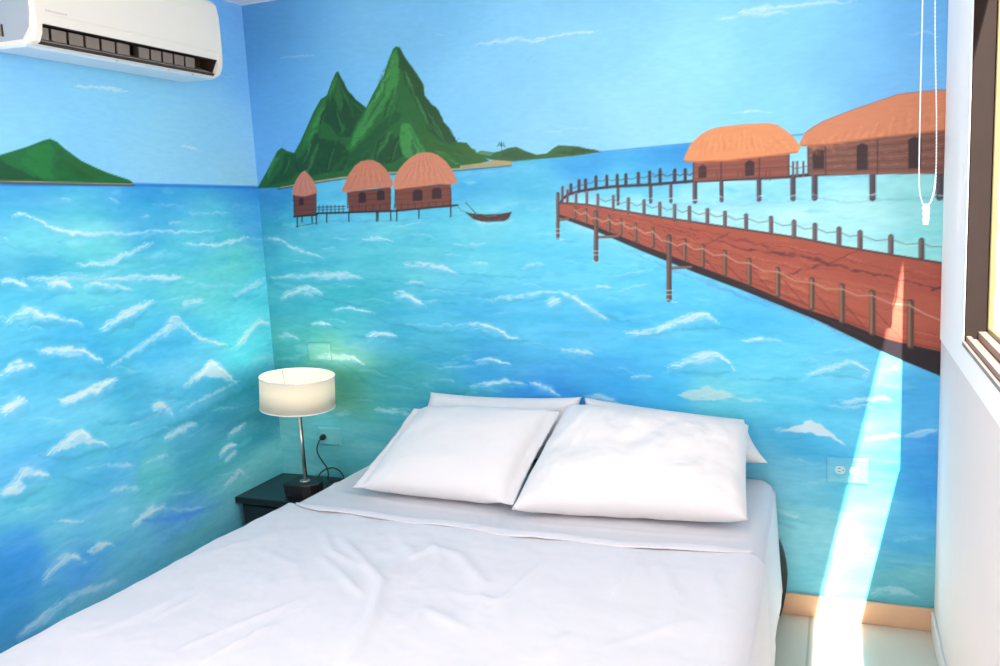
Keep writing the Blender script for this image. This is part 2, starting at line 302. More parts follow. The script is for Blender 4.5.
BACK_MARKS = marks([
('s',(222,238,246),16.1,0.6,[1059,2138,1161,2136,1223,2139,1285,2120,1327,2125],1),
('s',(222,238,246),11.1,0.7,[1283,2128,1381,2131,1455,2132,1533,2132],1),
('s',(222,238,246),5.8,0.35,[1306,1793,1377,1789],1),
('s',(222,238,246),19.2,0.6,[1944,2116,2023,2122,2104,2119,2183,2115],1),
('s',(222,238,246),14.2,0.65,[2007,2128,2120,2136,2245,2126,2381,2120],1),
('s',(222,238,246),9.5,0.4,[175,2185,252,2179,344,2174],1),
('s',(222,238,246),5.9,0.35,[882,2194,943,2190],1),
('s',(222,238,246),7.3,0.4,[1992,1804,2070,1803,2131,1794],1),
('s',(222,238,246),6.1,0.3,[2528,1998,2585,1997,2628,1983],1),
('s',(222,238,246),5.3,0.35,[2003,1806,2102,1804],1),
('s',(222,238,246),5.0,0.25,[1374,1795,1489,1793],1),
('s',(110,150,180),1.8,0.5,[1255,2059,1261,2056,1267,2059],0),
('s',(110,150,180),1.8,0.5,[1278,2053,1284,2050,1290,2053],0),
('s',(110,150,180),1.8,0.5,[1267,2068,1273,2065,1279,2069],0),
('f',(222,238,246),15.0,0.5,[2,1441,80,1433,183,1386,308,1347],1),
('f',(222,238,246),6.7,0.4,[360,1429,441,1429],1),
('f',(222,238,246),11.5,0.5,[505,1420,570,1427,638,1412],1),
('f',(222,238,246),8.4,0.4,[297,1385,364,1394],1),
('f',(222,238,246),7.8,0.45,[907,1383,1063,1384],1),
('f',(222,238,246),6.4,0.4,[865,1348,931,1343],1),
('f',(222,238,246),9.6,0.55,[1196,1287,1233,1298,1288,1299],1),
('f',(222,238,246),6.3,0.5,[982,1315,1058,1310],1),
('f',(205,218,232),18.0,0.65,[687,1316,796,1308,888,1288,920,1269],1),
('f',(222,238,246),17.0,0.5,[31,1272,249,1278,369,1282,484,1262],1),
('f',(222,238,246),21.1,0.4,[248,1274,485,1267],1),
('f',(222,238,246),9.8,0.65,[681,1239,777,1232],1),
('s',(58,158,190),8.2,0.4,[484,1264,639,1237,789,1216,961,1198],1),
('f',(222,238,246),16.5,0.65,[60,1177,150,1212,220,1224,279,1200],1),
('f',(222,238,246),21.6,0.35,[149,1205,272,1204],1),
('s',(58,158,190),15.1,0.5,[226,1198,343,1164,502,1135],1),
('f',(222,238,246),24.8,0.75,[635,1193,677,1193,717,1172,764,1149],1),
('f',(222,238,246),9.8,0.35,[758,1161,840,1167],1),
('s',(58,158,190),6.5,0.5,[826,1161,918,1142],1),
('s',(58,158,190),7.8,0.35,[900,1269,1106,1259,1181,1246],1),
('f',(222,238,246),11.6,0.5,[1063,1165,1165,1176,1277,1192,1350,1194],1),
('f',(222,238,246),23.1,0.65,[1287,1148,1349,1171],1),
('s',(58,158,190),11.7,0.35,[1050,1157,1227,1164,1301,1171],1),
('f',(222,238,246),10.3,0.55,[317,1126,414,1132,529,1110],1),
('s',(58,158,190),12.5,0.45,[528,1100,597,1068,695,1056,776,1031,898,1032,992,1063],1),
('f',(222,238,246),7.4,0.4,[668,1068,833,1062,993,1069],1),
('f',(222,238,246),16.0,0.75,[966,1069,1031,1063,1094,1033,1169,1010],1),
('s',(58,158,190),10.3,0.5,[991,1045,1092,1003,1181,998,1292,970],1),
('f',(222,238,246),17.9,0.35,[33,999,83,1020,144,1000],1),
('f',(222,238,246),13.1,0.65,[213,1067,267,1071,311,1058],1),
('s',(58,158,190),8.7,0.5,[303,1054,391,1032],1),
('f',(222,238,246),19.2,0.75,[485,1010,551,1026,622,1017],1),
('s',(58,158,190),14.9,0.45,[404,1016,492,1007,606,998,717,974,878,933],1),
('f',(212,236,214),19.6,0.65,[229,922,336,923,410,918,460,893],1),
('s',(60,158,164),21.8,0.4,[363,891,433,840,532,791,730,771],1),
('s',(60,158,164),13.0,0.4,[409,898,538,862,705,809],1),
('f',(222,238,246),13.0,0.65,[984,916,1050,927,1126,907],1),
('f',(222,238,246),6.6,0.45,[794,887,956,897,1036,911],1),
('f',(222,238,246),14.7,0.65,[951,810,1083,833,1185,829],1),
('f',(222,238,246),16.1,0.55,[1211,836,1285,814,1333,786],1),
('s',(48,142,222),32.4,0.5,[1055,789,1208,788,1320,768],1),
('f',(222,238,246),13.4,0.4,[297,663,374,679],1),
('f',(222,238,246),17.4,0.4,[495,695,582,695,667,679],1),
('s',(62,165,195),21.4,0.3,[557,739,755,734,840,762],1),
('s',(80,180,196),17.3,0.3,[60,1246,275,1236,425,1246],1),
('s',(70,172,190),8.8,0.35,[-21,1086,198,1074,410,1087],1),
('s',(58,158,190),8.1,0.3,[788,1204,974,1184,1103,1194],1),
('s',(80,186,206),10.1,0.3,[554,1412,747,1388,880,1372],1),
('s',(70,175,225),12.1,0.35,[837,1124,995,1111,1175,1123],1),
('f',(222,238,246),22.8,0.6,[1349,1197,1410,1166,1469,1121,1529,1091],1),
('f',(222,238,246),9.8,0.65,[1488,1213,1548,1212],1),
('s',(58,158,190),11.4,0.4,[1439,1136,1544,1091,1647,1070],1),
('f',(222,238,246),18.4,0.75,[1602,1032,1734,1055,1806,1084,1890,1099,1937,1084],1),
('f',(222,238,246),11.0,0.7,[1834,1092,1862,1106,1924,1099],1),
('s',(58,158,190),16.4,0.4,[1646,1025,1762,1041,1930,1056,2025,1038],1),
('f',(222,238,246),10.7,0.65,[2025,1010,2104,1015,2157,1006],1),
('f',(222,238,246),5.1,0.4,[1534,1246,1710,1271],1),
('f',(222,238,246),5.1,0.4,[1577,1194,1709,1221],1),
('f',(222,238,246),13.7,0.55,[1339,970,1402,963,1471,953],1),
('f',(222,238,246),9.1,0.65,[1612,872,1693,871],1),
('s',(56,162,226),19.5,0.4,[1338,939,1461,896,1582,868],1),
('f',(222,238,246),15.3,0.8,[1752,902,1817,933,1873,955,1929,959,1970,936,1997,900],1),
('f',(222,238,246),22.1,0.35,[1831,930,1929,949],1),
('s',(58,158,190),18.5,0.35,[1788,896,1900,884,1983,893],1),
('f',(222,238,246),12.5,0.65,[2234,892,2323,922,2385,937,2434,911,2422,890],1),
('s',(58,158,190),14.0,0.35,[2247,883,2348,895,2422,874],1),
('s',(58,158,190),10.9,0.35,[2010,872,2117,871,2221,882],1),
('s',(70,178,236),21.4,0.3,[2024,979,2144,953,2221,968],1),
('p',(208,226,222),7.4,0.75,[1783,797,1843,828,1892,842,1955,828,1996,804,1913,790,1842,784]),
('f',(190,225,190),11.0,0.35,[1982,800,2103,794],1),
('f',(222,238,246),23.6,0.5,[1426,780,1503,782,1586,755],1),
('f',(222,238,246),12.5,0.6,[2348,799,2447,816,2508,812],1),
('p',(226,232,236),5.4,0.85,[2143,681,2195,701,2247,729,2283,717,2324,680,2372,643,2311,672,2247,684]),
('f',(222,238,246),5.1,0.5,[2116,686,2169,688],1),
('f',(222,238,246),8.4,0.5,[2424,674,2522,690],1),
('p',(150,200,236),5.1,0.8,[2546,691,2581,709,2625,720,2654,716,2625,696,2587,684,2554,681]),
('f',(222,238,246),6.9,0.5,[2549,695,2603,713,2652,716],1),
('p',(62,150,222),10.4,0.4,[2620,692,2655,694,2656,613,2623,602]),
('f',(222,238,246),5.6,0.5,[2431,672,2504,689,2549,685],1),
('f',(222,238,246),10.6,0.4,[2303,785,2356,781,2436,790],1),
('f',(222,238,246),18.5,0.35,[2454,110,2518,133,2593,121],1),
('f',(222,238,246),11.3,0.4,[2146,385,2214,373],1),
('s',(82,180,232),14.8,0.35,[2064,574,2174,551,2307,575],1),
('s',(60,148,220),17.5,0.4,[2560,605,2610,539,2636,456],1),
('s',(70,166,224),21.8,0.35,[2478,210,2566,234,2652,258],1),
('f',(130,200,230),10.7,0.3,[2515,316,2626,342],1),
('f',(222,238,246),4.7,0.3,[132,1336,193,1339,253,1329],1),
('f',(222,238,246),4.7,0.3,[324,1233,384,1237,442,1223],1),
('f',(222,238,246),4.6,0.3,[490,1168,548,1172,604,1154],1),
('f',(222,238,246),4.5,0.3,[751,1207,806,1210,859,1202],1),
('f',(222,238,246),4.4,0.3,[971,1164,1024,1168,1074,1155],1),
('f',(222,238,246),4.3,0.3,[1187,1221,1237,1224,1285,1208],1),
('f',(222,238,246),4.2,0.3,[1354,1306,1401,1309,1448,1300],1),
('f',(222,238,246),4.1,0.3,[1505,1160,1551,1163,1596,1152],1),
('f',(222,238,246),4.0,0.3,[1661,1325,1705,1327,1749,1312],1),
('f',(222,238,246),4.0,0.3,[1839,1157,1882,1161,1924,1153],1),
('f',(222,238,246),4.0,0.3,[2013,1013,2054,1017,2095,1006],1),
('f',(222,238,246),4.2,0.3,[1534,893,1581,898,1626,883],1),
('f',(222,238,246),4.2,0.3,[1419,968,1467,972,1514,966],1),
('f',(222,238,246),4.4,0.3,[1175,984,1225,989,1274,978],1),
('f',(222,238,246),4.4,0.3,[964,1043,1016,1047,1067,1032],1),
('f',(222,238,246),4.7,0.3,[771,833,826,838,880,832],1),
('f',(222,238,246),4.8,0.3,[572,697,630,704,686,693],1),
('f',(222,238,246),4.9,0.3,[379,734,439,740,497,725],1),
('f',(222,238,246),3.9,0.3,[2214,944,2254,948,2293,942],1),
('f',(222,238,246),3.9,0.3,[2313,805,2351,810,2390,800],1),
('f',(222,238,246),4.0,0.3,[2181,581,2221,587,2261,575],1),
('f',(222,238,246),4.0,0.3,[2113,688,2154,693,2195,688],1),
('f',(222,238,246),4.8,0.3,[260,1083,321,1087,379,1074],1),
('f',(222,238,246),4.4,0.3,[722,1431,777,1433,829,1415],1),
('f',(222,238,246),4.5,0.3,[488,1419,545,1421,600,1411],1),
('f',(222,238,246),4.2,0.3,[1238,1413,1286,1415,1334,1402],1),
('f',(222,238,246),7.2,0.3,[1517,1513,1666,1513,1810,1502],1),
('f',(222,238,246),10.4,0.3,[1880,1471,2017,1458],1),
('s',(120,170,205),10.4,0.25,[1703,1511,1949,1492,2214,1493],1),
('s',(110,160,180),8.2,0.3,[2214,1499,2402,1480,2638,1487],1),
('s',(40,125,195),4.6,0.7,[1486,1704,1860,1712,2217,1713,2339,1715],0),
('p',(36,100,48),3.0,1,[-4,1658,62,1738,115,1807,139,1820,166,1804,200,1794,237,1841,270,1890,310,1951,350,2000,381,2013,409,2064,433,2100,445,2101,461,2065,483,2023,518,1982,562,1949,595,1996,627,2036,650,2060,679,2122,701,2161,716,2169,732,2163,748,2130,779,2083,800,2055,819,2023,827,1971,851,1936,877,1916,907,1853,954,1783,994,1777,1019,1749,1041,1729,1087,1702,963,1680,642,1686,419,1679,295,1671,118,1654]),
('p',(24,66,42),9.9,0.8,[379,1991,409,2033,430,2080,445,2096,483,2021,562,1946,516,1898,479,1844,418,1836,386,1896,361,1911,333,1900,351,1962]),
('p',(50,112,52),7.9,0.8,[403,2033,436,2092,456,2053,466,1996,440,1939,419,1979]),
('p',(52,124,62),10.2,0.7,[360,1997,375,1990,343,1925,301,1864,270,1815,239,1798,272,1880]),
('p',(20,62,40),10.1,0.75,[306,1862,345,1842,446,1815,472,1762,429,1708,313,1696,219,1695,192,1742,252,1791]),
('p',(34,100,52),8.4,0.8,[139,1814,166,1797,177,1756,107,1695,5,1661,70,1737]),
('p',(20,68,42),8.4,0.7,[149,1795,212,1787,230,1727,153,1679,46,1665,118,1721]),
('p',(66,146,70),15.4,0.75,[644,2040,692,2138,715,2160,724,2099,711,2016,664,1959,601,1891,529,1822,474,1794,494,1849,560,1931]),
('p',(30,72,36),9.5,0.85,[719,2164,748,2130,779,2083,819,2023,827,1971,877,1916,954,1783,902,1775,836,1823,803,1898,774,1967,743,2037,724,2099]),
('p',(26,80,44),12.2,0.75,[723,1905,671,1873,609,1822,543,1732,452,1713,442,1764,504,1792,614,1877,689,1918]),
('p',(76,156,74),11.7,0.7,[722,1881,756,1866,780,1815,818,1757,796,1740,718,1739,694,1797]),
('p',(44,96,36),11.4,0.75,[786,1894,837,1829,915,1768,968,1758,1020,1725,884,1716,818,1763]),
('p',(26,66,40),11.9,0.7,[632,1838,703,1821,711,1746,659,1718,572,1718,592,1792]),
('p',(56,100,38),5.7,0.7,[956,1777,994,1774,1041,1728,1072,1707,966,1722]),
('s',(22,56,34),4.1,0.45,[393,1729,403,1740,413,1736],1),
('s',(84,150,60),4.0,0.45,[542,1771,552,1782,562,1778],1),
('s',(22,56,34),3.9,0.45,[686,1812,696,1822,706,1818],1),
('s',(84,150,60),3.9,0.45,[818,1742,827,1753,837,1748],1),
('s',(22,56,34),3.8,0.45,[954,1782,962,1792,972,1788],1),
('s',(84,150,60),4.0,0.45,[523,1753,533,1763,543,1759],1),
('s',(22,56,34),3.9,0.45,[668,1794,677,1804,687,1800],1),
('s',(84,150,60),3.9,0.45,[800,1724,809,1734,819,1730],1),
('s',(22,56,34),3.8,0.45,[936,1764,945,1774,954,1770],1),
('s',(84,150,60),4.0,0.45,[503,1734,513,1744,523,1740],1),
('s',(22,56,34),3.9,0.45,[649,1775,659,1786,668,1781],1),
('s',(84,150,60),3.9,0.45,[782,1705,791,1716,801,1711],1),
('s',(22,56,34),3.8,0.45,[919,1746,928,1756,937,1752],1),
('s',(84,150,60),4.0,0.45,[494,1828,504,1838,514,1834],1),
('s',(22,56,34),3.9,0.45,[630,1756,640,1767,650,1763],1),
('s',(84,150,60),3.9,0.45,[772,1797,781,1807,790,1803],1),
('s',(22,56,34),3.8,0.45,[901,1728,910,1738,919,1734],1),
('s',(84,150,60),4.0,0.45,[474,1809,484,1820,494,1815],1),
('s',(22,56,34),4.0,0.45,[611,1738,621,1748,631,1744],1),
('s',(84,150,60),3.9,0.45,[754,1779,763,1789,772,1785],1),
('s',(22,56,34),3.9,0.45,[884,1710,892,1720,902,1716],1),
('s',(84,150,60),4.0,0.45,[455,1790,464,1801,475,1796],1),
('s',(22,56,34),4.0,0.45,[592,1719,602,1730,612,1725],1),
('s',(84,150,60),3.9,0.45,[735,1760,744,1771,754,1766],1),
('s',(22,56,34),3.8,0.45,[873,1800,882,1811,891,1806],1),
('s',(84,150,60),4.0,0.45,[435,1771,445,1782,455,1778],1),
('s',(74,150,78),17.5,0.5,[433,2080,404,2033,394,1984],1),
('s',(24,70,42),9.5,0.45,[442,2072,425,2026,406,1990],1),
('s',(20,60,40),13.0,0.5,[450,2054,458,2003,466,1952],1),
('s',(80,150,76),7.1,0.45,[460,2045,469,1997,478,1959],1),
('s',(48,116,54),17.3,0.5,[464,2015,491,1962,500,1912],1),
('s',(24,70,42),9.5,0.45,[474,2006,493,1957,512,1918],1),
('s',(28,84,50),13.0,0.5,[485,1994,503,1963,538,1931],1),
('s',(80,150,76),7.0,0.45,[494,1986,523,1956,550,1937],1),
('s',(92,160,84),17.8,0.5,[374,1979,332,1923,291,1865],1),
('s',(24,70,42),9.6,0.45,[384,1971,344,1917,304,1872],1),
('s',(16,52,38),13.3,0.5,[356,1949,344,1906,314,1864],1),
('s',(80,150,76),7.3,0.45,[366,1941,346,1900,327,1870],1),
('s',(74,150,78),17.9,0.5,[333,1900,291,1846,268,1790],1),
('s',(24,70,42),9.8,0.45,[342,1892,312,1839,281,1796],1),
('s',(20,60,40),22.0,0.5,[414,1957,424,1905,435,1854],1),
('s',(80,150,76),12.0,0.45,[424,1948,436,1899,447,1861],1),
('s',(48,116,54),17.7,0.5,[453,1890,436,1854,401,1818],1),
('s',(24,70,42),9.6,0.45,[463,1882,439,1849,414,1825],1),
('s',(28,84,50),16.9,0.5,[699,2132,654,2073,625,2012],1),
('s',(80,150,76),9.1,0.45,[708,2123,673,2066,637,2018],1),
('s',(92,160,84),17.0,0.5,[672,2068,624,2006,576,1942],1),
('s',(24,70,42),9.3,0.45,[682,2060,636,2000,588,1949],1),
('s',(16,52,38),21.4,0.5,[645,1998,606,1934,548,1870],1),
('s',(80,150,76),11.7,0.45,[655,1989,608,1928,560,1877],1),
('s',(74,150,78),17.3,0.5,[618,1926,558,1876,514,1823],1),
('s',(24,70,42),9.5,0.45,[627,1918,578,1869,527,1829],1),
('s',(20,60,40),21.2,0.5,[697,2017,667,1959,638,1900],1),
('s',(80,150,76),11.6,0.45,[706,2009,678,1953,650,1906],1),
('s',(48,116,54),17.0,0.5,[709,1992,692,1932,657,1874],1),
('s',(24,70,42),9.3,0.45,[718,1983,694,1927,669,1880],1),
('s',(28,84,50),16.8,0.5,[730,2086,743,2037,772,1986],1),
('s',(80,150,76),9.1,0.45,[739,2078,762,2030,783,1992],1),
('s',(92,160,84),16.8,0.5,[749,2060,770,2004,790,1948],1),
('s',(24,70,42),9.1,0.45,[758,2052,780,1998,801,1954],1),
('s',(16,52,38),21.1,0.5,[766,1998,801,1935,819,1873],1),
('s',(80,150,76),11.4,0.45,[775,1990,803,1930,830,1879],1),
('s',(74,150,78),21.1,0.5,[791,1972,813,1903,851,1834],1),
('s',(24,70,42),11.4,0.45,[801,1964,832,1897,862,1840],1),
('s',(20,60,40),16.8,0.5,[816,1933,853,1864,889,1794],1),
('s',(80,150,76),9.1,0.45,[826,1925,864,1858,901,1801],1),
('s',(48,116,54),16.9,0.5,[733,1941,756,1902,763,1865],1),
('s',(24,70,42),9.3,0.45,[742,1933,759,1897,774,1871],1),
('s',(28,84,50),16.8,0.5,[840,1871,862,1821,901,1769],1),
('s',(80,150,76),9.1,0.45,[849,1863,881,1814,913,1776],1),
('s',(92,160,84),21.7,0.5,[669,1848,630,1802,589,1754],1),
('s',(24,70,42),11.8,0.45,[679,1840,641,1796,602,1761],1),
('s',(16,52,38),17.3,0.5,[697,1834,680,1779,645,1726],1),
('s',(80,150,76),9.4,0.45,[706,1825,682,1774,657,1732],1),
('s',(74,150,78),21.2,0.5,[741,1855,756,1798,789,1741],1),
('s',(24,70,42),11.7,0.45,[750,1846,776,1792,800,1747],1),
('s',(20,60,40),17.1,0.5,[758,1804,766,1767,774,1729],1),
('s',(80,150,76),9.3,0.45,[767,1796,777,1761,786,1736],1),
('s',(48,116,54),16.9,0.5,[834,1798,909,1763,966,1728],1),
('s',(24,70,42),9.2,0.45,[844,1790,911,1758,978,1735],1),
('s',(28,84,50),18.1,0.5,[280,1840,243,1791,223,1740],1),
('s',(80,150,76),9.8,0.45,[290,1832,264,1784,237,1747],1),
('s',(92,160,84),22.5,0.5,[325,1824,289,1768,252,1712],1),
('s',(24,70,42),12.3,0.45,[335,1816,301,1763,265,1719],1),
('s',(16,52,38),22.4,0.5,[385,1807,374,1756,345,1707],1),
('s',(80,150,76),12.2,0.45,[395,1798,377,1751,358,1714],1),
('s',(74,150,78),18.6,0.5,[116,1787,78,1743,58,1698],1),
('s',(24,70,42),10.1,0.45,[127,1778,100,1736,72,1705],1),
('s',(20,60,40),18.4,0.5,[164,1784,144,1746,124,1707],1),
('s',(80,150,76),10.0,0.45,[174,1775,156,1739,138,1714],1),
('s',(48,116,54),22.4,0.5,[442,1764,418,1734,376,1705],1),
('s',(24,70,42),12.2,0.45,[452,1756,420,1729,388,1712],1),
('s',(28,84,50),17.7,0.5,[544,1745,512,1725,496,1704],1),
('s',(80,150,76),9.6,0.45,[554,1736,532,1718,509,1710],1),
('s',(92,160,84),16.9,0.5,[860,1760,912,1726,964,1692],1),
('s',(24,70,42),9.3,0.45,[869,1752,923,1720,975,1699],1),
('s',(16,52,38),17.4,0.5,[609,1816,600,1772,573,1730],1),
('s',(80,150,76),9.5,0.45,[618,1807,602,1767,585,1737],1),
('s',(188,152,104),6.0,0.9,[118,1654,295,1669,419,1678,642,1683,963,1680,1086,1687,1175,1686],0),
('s',(38,52,60),4.0,0.8,[102,1648,294,1663,418,1671,641,1677,963,1673,1174,1678],0),
('p',(182,156,108),2.3,0.95,[1074,1697,1103,1704,1176,1699,1178,1680,1079,1679,960,1681,961,1692]),
('p',(42,98,48),2.6,1,[1029,1734,1053,1743,1105,1732,1140,1737,1163,1744,1198,1747,1236,1728,1280,1711,1319,1714,1347,1732,1366,1740,1440,1731,1482,1718,1526,1704,1460,1699,1417,1697,1307,1695,1183,1693,1092,1706,1046,1720]),
('p',(28,66,40),4.3,0.7,[1341,1715,1439,1726,1522,1705,1417,1703]),
('p',(30,76,44),4.4,0.6,[1139,1730,1186,1737,1230,1720,1296,1703,1195,1702,1127,1715]),
('p',(110,160,110),3.8,0.6,[1029,1734,1053,1743,1105,1729,1092,1719]),
('s',(40,60,45),1.9,0.9,[1142,1726,1138,1756],0),
('s',(36,86,50),2.6,0.9,[1138,1754,1128,1761,1120,1754],0),
('s',(36,86,50),2.6,0.9,[1138,1754,1131,1769,1125,1756],0),
('s',(36,86,50),2.6,0.9,[1138,1754,1139,1770,1138,1756],0),
('s',(36,86,50),2.6,0.9,[1138,1754,1146,1766,1150,1754],0),
('s',(36,86,50),2.6,0.9,[1138,1754,1148,1755,1154,1750],0),
('s',(44,36,42),6.0,0.95,[189,1531,184,1484],0),
('s',(44,36,42),5.9,0.95,[213,1530,210,1505],0),
('s',(44,36,42),5.9,0.95,[263,1532,260,1498],0),
('s',(44,36,42),5.9,0.95,[285,1535,281,1493],0),
('s',(44,36,42),5.9,0.95,[336,1533,333,1498],0),
('s',(44,36,42),5.8,0.95,[444,1536,441,1497],0),
('s',(44,36,42),5.7,0.95,[576,1538,572,1492],0),
('s',(44,36,42),5.7,0.95,[583,1538,579,1494],0),
('s',(44,36,42),5.7,0.95,[642,1535,638,1492],0),
('s',(44,36,42),5.7,0.95,[669,1534,666,1490],0),
('s',(44,36,42),5.6,0.95,[770,1541,767,1496],0),
('s',(44,36,42),5.5,0.95,[911,1536,908,1496],0),
('s',(44,36,42),3.4,0.6,[178,1487,203,1488,285,1497],0),
('p',(112,62,56),2.5,1,[176,1618,290,1621,284,1531,173,1528]),
('p',(118,64,54),2.4,1,[444,1618,649,1627,641,1533,444,1532]),
('p',(124,68,54),2.3,1,[666,1618,917,1628,913,1534,666,1532]),
('s',(84,42,42),2.9,0.6,[174,1595,289,1598],0),
('s',(84,42,42),2.9,0.6,[174,1574,287,1577],0),
('s',(84,42,42),2.9,0.6,[174,1551,285,1554],0),
('s',(84,42,42),2.8,0.6,[446,1598,649,1607],0),
('s',(84,42,42),2.8,0.6,[444,1578,647,1585],0),
('s',(84,42,42),2.8,0.6,[444,1555,645,1561],0),
('s',(84,42,42),2.7,0.6,[666,1596,917,1607],0),
('s',(84,42,42),2.7,0.6,[664,1574,915,1583],0),
('s',(84,42,42),2.7,0.6,[667,1552,914,1558],0),
('p',(50,26,34),2.5,0.9,[204,1598,215,1606,218,1607,227,1599,225,1575,202,1575]),
('p',(50,26,34),2.4,0.9,[496,1605,507,1613,523,1614,532,1606,529,1571,494,1571]),
('p',(50,26,34),2.4,0.9,[584,1609,594,1616,610,1617,619,1609,616,1576,581,1577]),
('p',(50,26,34),2.4,0.9,[747,1602,757,1610,782,1610,791,1602,788,1566,745,1566]),
('p',(50,26,34),2.3,0.9,[833,1605,843,1613,867,1613,875,1605,873,1570,831,1570]),
('s',(62,36,40),4.2,0.8,[182,1628,173,1536],0),
('s',(62,36,40),4.2,0.8,[292,1622,283,1531],0),
('s',(62,36,40),4.1,0.8,[445,1614,439,1553],0),
('s',(62,36,40),4.0,0.8,[647,1616,641,1544],0),
('s',(62,36,40),4.0,0.8,[668,1614,662,1542],0),
('s',(62,36,40),3.9,0.8,[916,1601,912,1531],0),
('p',(204,128,108),2.9,1,[170,1623,182,1654,198,1682,223,1708,245,1719,262,1703,282,1677,294,1647,299,1622,266,1616,234,1610,196,1615]),
('p',(206,126,98),2.8,1,[416,1624,434,1652,458,1691,490,1723,520,1738,548,1741,576,1739,607,1724,633,1698,651,1667,662,1637,650,1625,599,1628,534,1624,476,1619,436,1615]),
('p',(212,132,102),2.7,1,[661,1631,669,1662,690,1693,716,1717,746,1737,777,1750,808,1754,839,1751,869,1739,902,1712,922,1684,937,1654,948,1626,913,1622,861,1627,799,1622,727,1619,668,1615]),
('s',(226,158,130),6.3,0.35,[222,1677,193,1626],1),
('s',(186,106,82),6.3,0.35,[231,1692,210,1621],1),
('s',(226,158,130),6.3,0.35,[239,1702,226,1616],1),
('s',(186,106,82),6.3,0.35,[247,1702,243,1623],1),
('s',(226,158,130),6.3,0.35,[253,1690,260,1618],1),
('s',(186,106,82),6.2,0.35,[259,1675,276,1613],1),
('s',(226,158,130),6.1,0.35,[502,1701,444,1637],1),
('s',(186,106,82),6.1,0.35,[510,1709,461,1632],1),
('s',(226,158,130),6.1,0.35,[519,1716,478,1627],1),
('s',(186,106,82),6.1,0.35,[527,1721,496,1634],1),
('s',(226,158,130),6.1,0.35,[535,1726,513,1629],1),
('s',(186,106,82),6.1,0.35,[543,1729,530,1624],1),
('s',(226,158,130),6.1,0.35,[551,1729,548,1631],1),
('s',(186,106,82),6.0,0.35,[558,1724,564,1626],1),
('s',(226,158,130),6.1,0.35,[566,1719,581,1621],1),
('s',(186,106,82),6.0,0.35,[573,1712,599,1628],1),
('s',(226,158,130),6.0,0.35,[580,1704,615,1623],1),
('s',(186,106,82),6.0,0.35,[587,1696,632,1618],1),
('s',(226,158,130),5.9,0.35,[756,1715,682,1636],1),
('s',(186,106,82),5.9,0.35,[763,1721,698,1631],1),
('s',(226,158,130),5.9,0.35,[771,1726,714,1626],1),
('s',(186,106,82),5.9,0.35,[779,1731,731,1633],1),
('s',(226,158,130),5.9,0.35,[786,1735,747,1628],1),
('s',(186,106,82),5.9,0.35,[794,1738,763,1623],1),
('s',(226,158,130),5.9,0.35,[801,1741,780,1630],1),
('s',(186,106,82),5.9,0.35,[808,1743,796,1625],1),
('s',(226,158,130),5.9,0.35,[816,1743,811,1620],1),
('s',(186,106,82),5.9,0.35,[823,1740,828,1627],1),
('s',(226,158,130),5.9,0.35,[830,1736,844,1622],1),
('s',(186,106,82),5.9,0.35,[836,1732,859,1618],1),
('s',(226,158,130),5.8,0.35,[843,1726,876,1624],1),
('s',(186,106,82),5.8,0.35,[850,1721,891,1620],1),
('s',(226,158,130),5.9,0.35,[857,1715,907,1615],1),
('s',(186,106,82),5.8,0.35,[863,1708,923,1622],1),
('s',(44,36,42),7.3,1,[288,1537,426,1534,666,1530,941,1540],0),
('s',(44,36,42),7.5,1,[172,1528,288,1531],0),
('s',(44,36,42),3.3,0.8,[291,1562,428,1560],0),
('s',(44,36,42),2.5,0.7,[290,1552,427,1549],0),
('s',(44,36,42),3.4,0.9,[302,1570,298,1537],0),
('s',(44,36,42),3.3,0.9,[321,1569,318,1536],0),
('s',(44,36,42),3.3,0.9,[341,1568,338,1535],0),
('s',(44,36,42),3.3,0.9,[360,1567,357,1534],0),
('s',(44,36,42),3.3,0.9,[380,1566,377,1533],0),
('s',(44,36,42),3.3,0.9,[399,1565,396,1532],0),
('s',(44,36,42),3.3,0.9,[419,1564,416,1531],0),
('s',(44,36,42),2.9,0.7,[462,1561,460,1538],0),
('s',(44,36,42),2.9,0.7,[495,1560,493,1538],0),
('s',(44,36,42),2.9,0.7,[528,1560,526,1538],0),
('s',(44,36,42),2.8,0.7,[561,1560,559,1537],0),
('s',(44,36,42),2.8,0.7,[594,1559,592,1537],0),
('s',(44,36,42),2.8,0.7,[626,1559,625,1537],0),
('s',(44,36,42),2.8,0.7,[659,1558,657,1537],0),
('s',(44,36,42),2.8,0.7,[691,1558,689,1537],0),
('s',(44,36,42),2.8,0.7,[722,1557,721,1537],0),
('s',(44,36,42),2.8,0.7,[754,1557,753,1537],0),
('s',(44,36,42),2.8,0.7,[785,1556,784,1537],0),
('s',(44,36,42),2.8,0.7,[817,1556,815,1537],0),
('s',(44,36,42),2.8,0.7,[848,1556,846,1536],0),
('s',(44,36,42),2.8,0.7,[878,1555,877,1536],0),
('s',(44,36,42),2.7,0.7,[909,1555,908,1536],0),
('s',(70,150,185),10.2,0.35,[178,1491,349,1499,589,1495,927,1497],1),
('p',(66,40,40),2.3,1,[969,1512,1000,1505,1060,1498,1126,1498,1168,1504,1154,1479,1135,1470,1045,1470,1005,1483]),
('s',(150,110,90),3.1,0.8,[982,1506,1060,1494,1152,1497],1),
('s',(120,70,56),3.5,0.7,[999,1490,1059,1480,1144,1482],1),
('s',(50,46,54),3.5,0.9,[977,1548,1017,1504],0),
('s',(90,90,100),2.3,0.8,[941,1540,953,1519,982,1508],0),
('f',(222,238,246),6.9,0.5,[991,1468,1084,1465,1176,1468],1),
('f',(222,238,246),4.8,0.4,[640,1470,726,1472,813,1486],1),
('s',(52,42,52),10.3,1,[1363,1524,1375,1544,1398,1558,1438,1567,1489,1572,1538,1576,1587,1577,1701,1576,1859,1580,2096,1576,2179,1576,2246,1578,2437,1574,2662,1563],0),
('s',(66,52,62),10.9,0.95,[1587,1575,1585,1513],0),
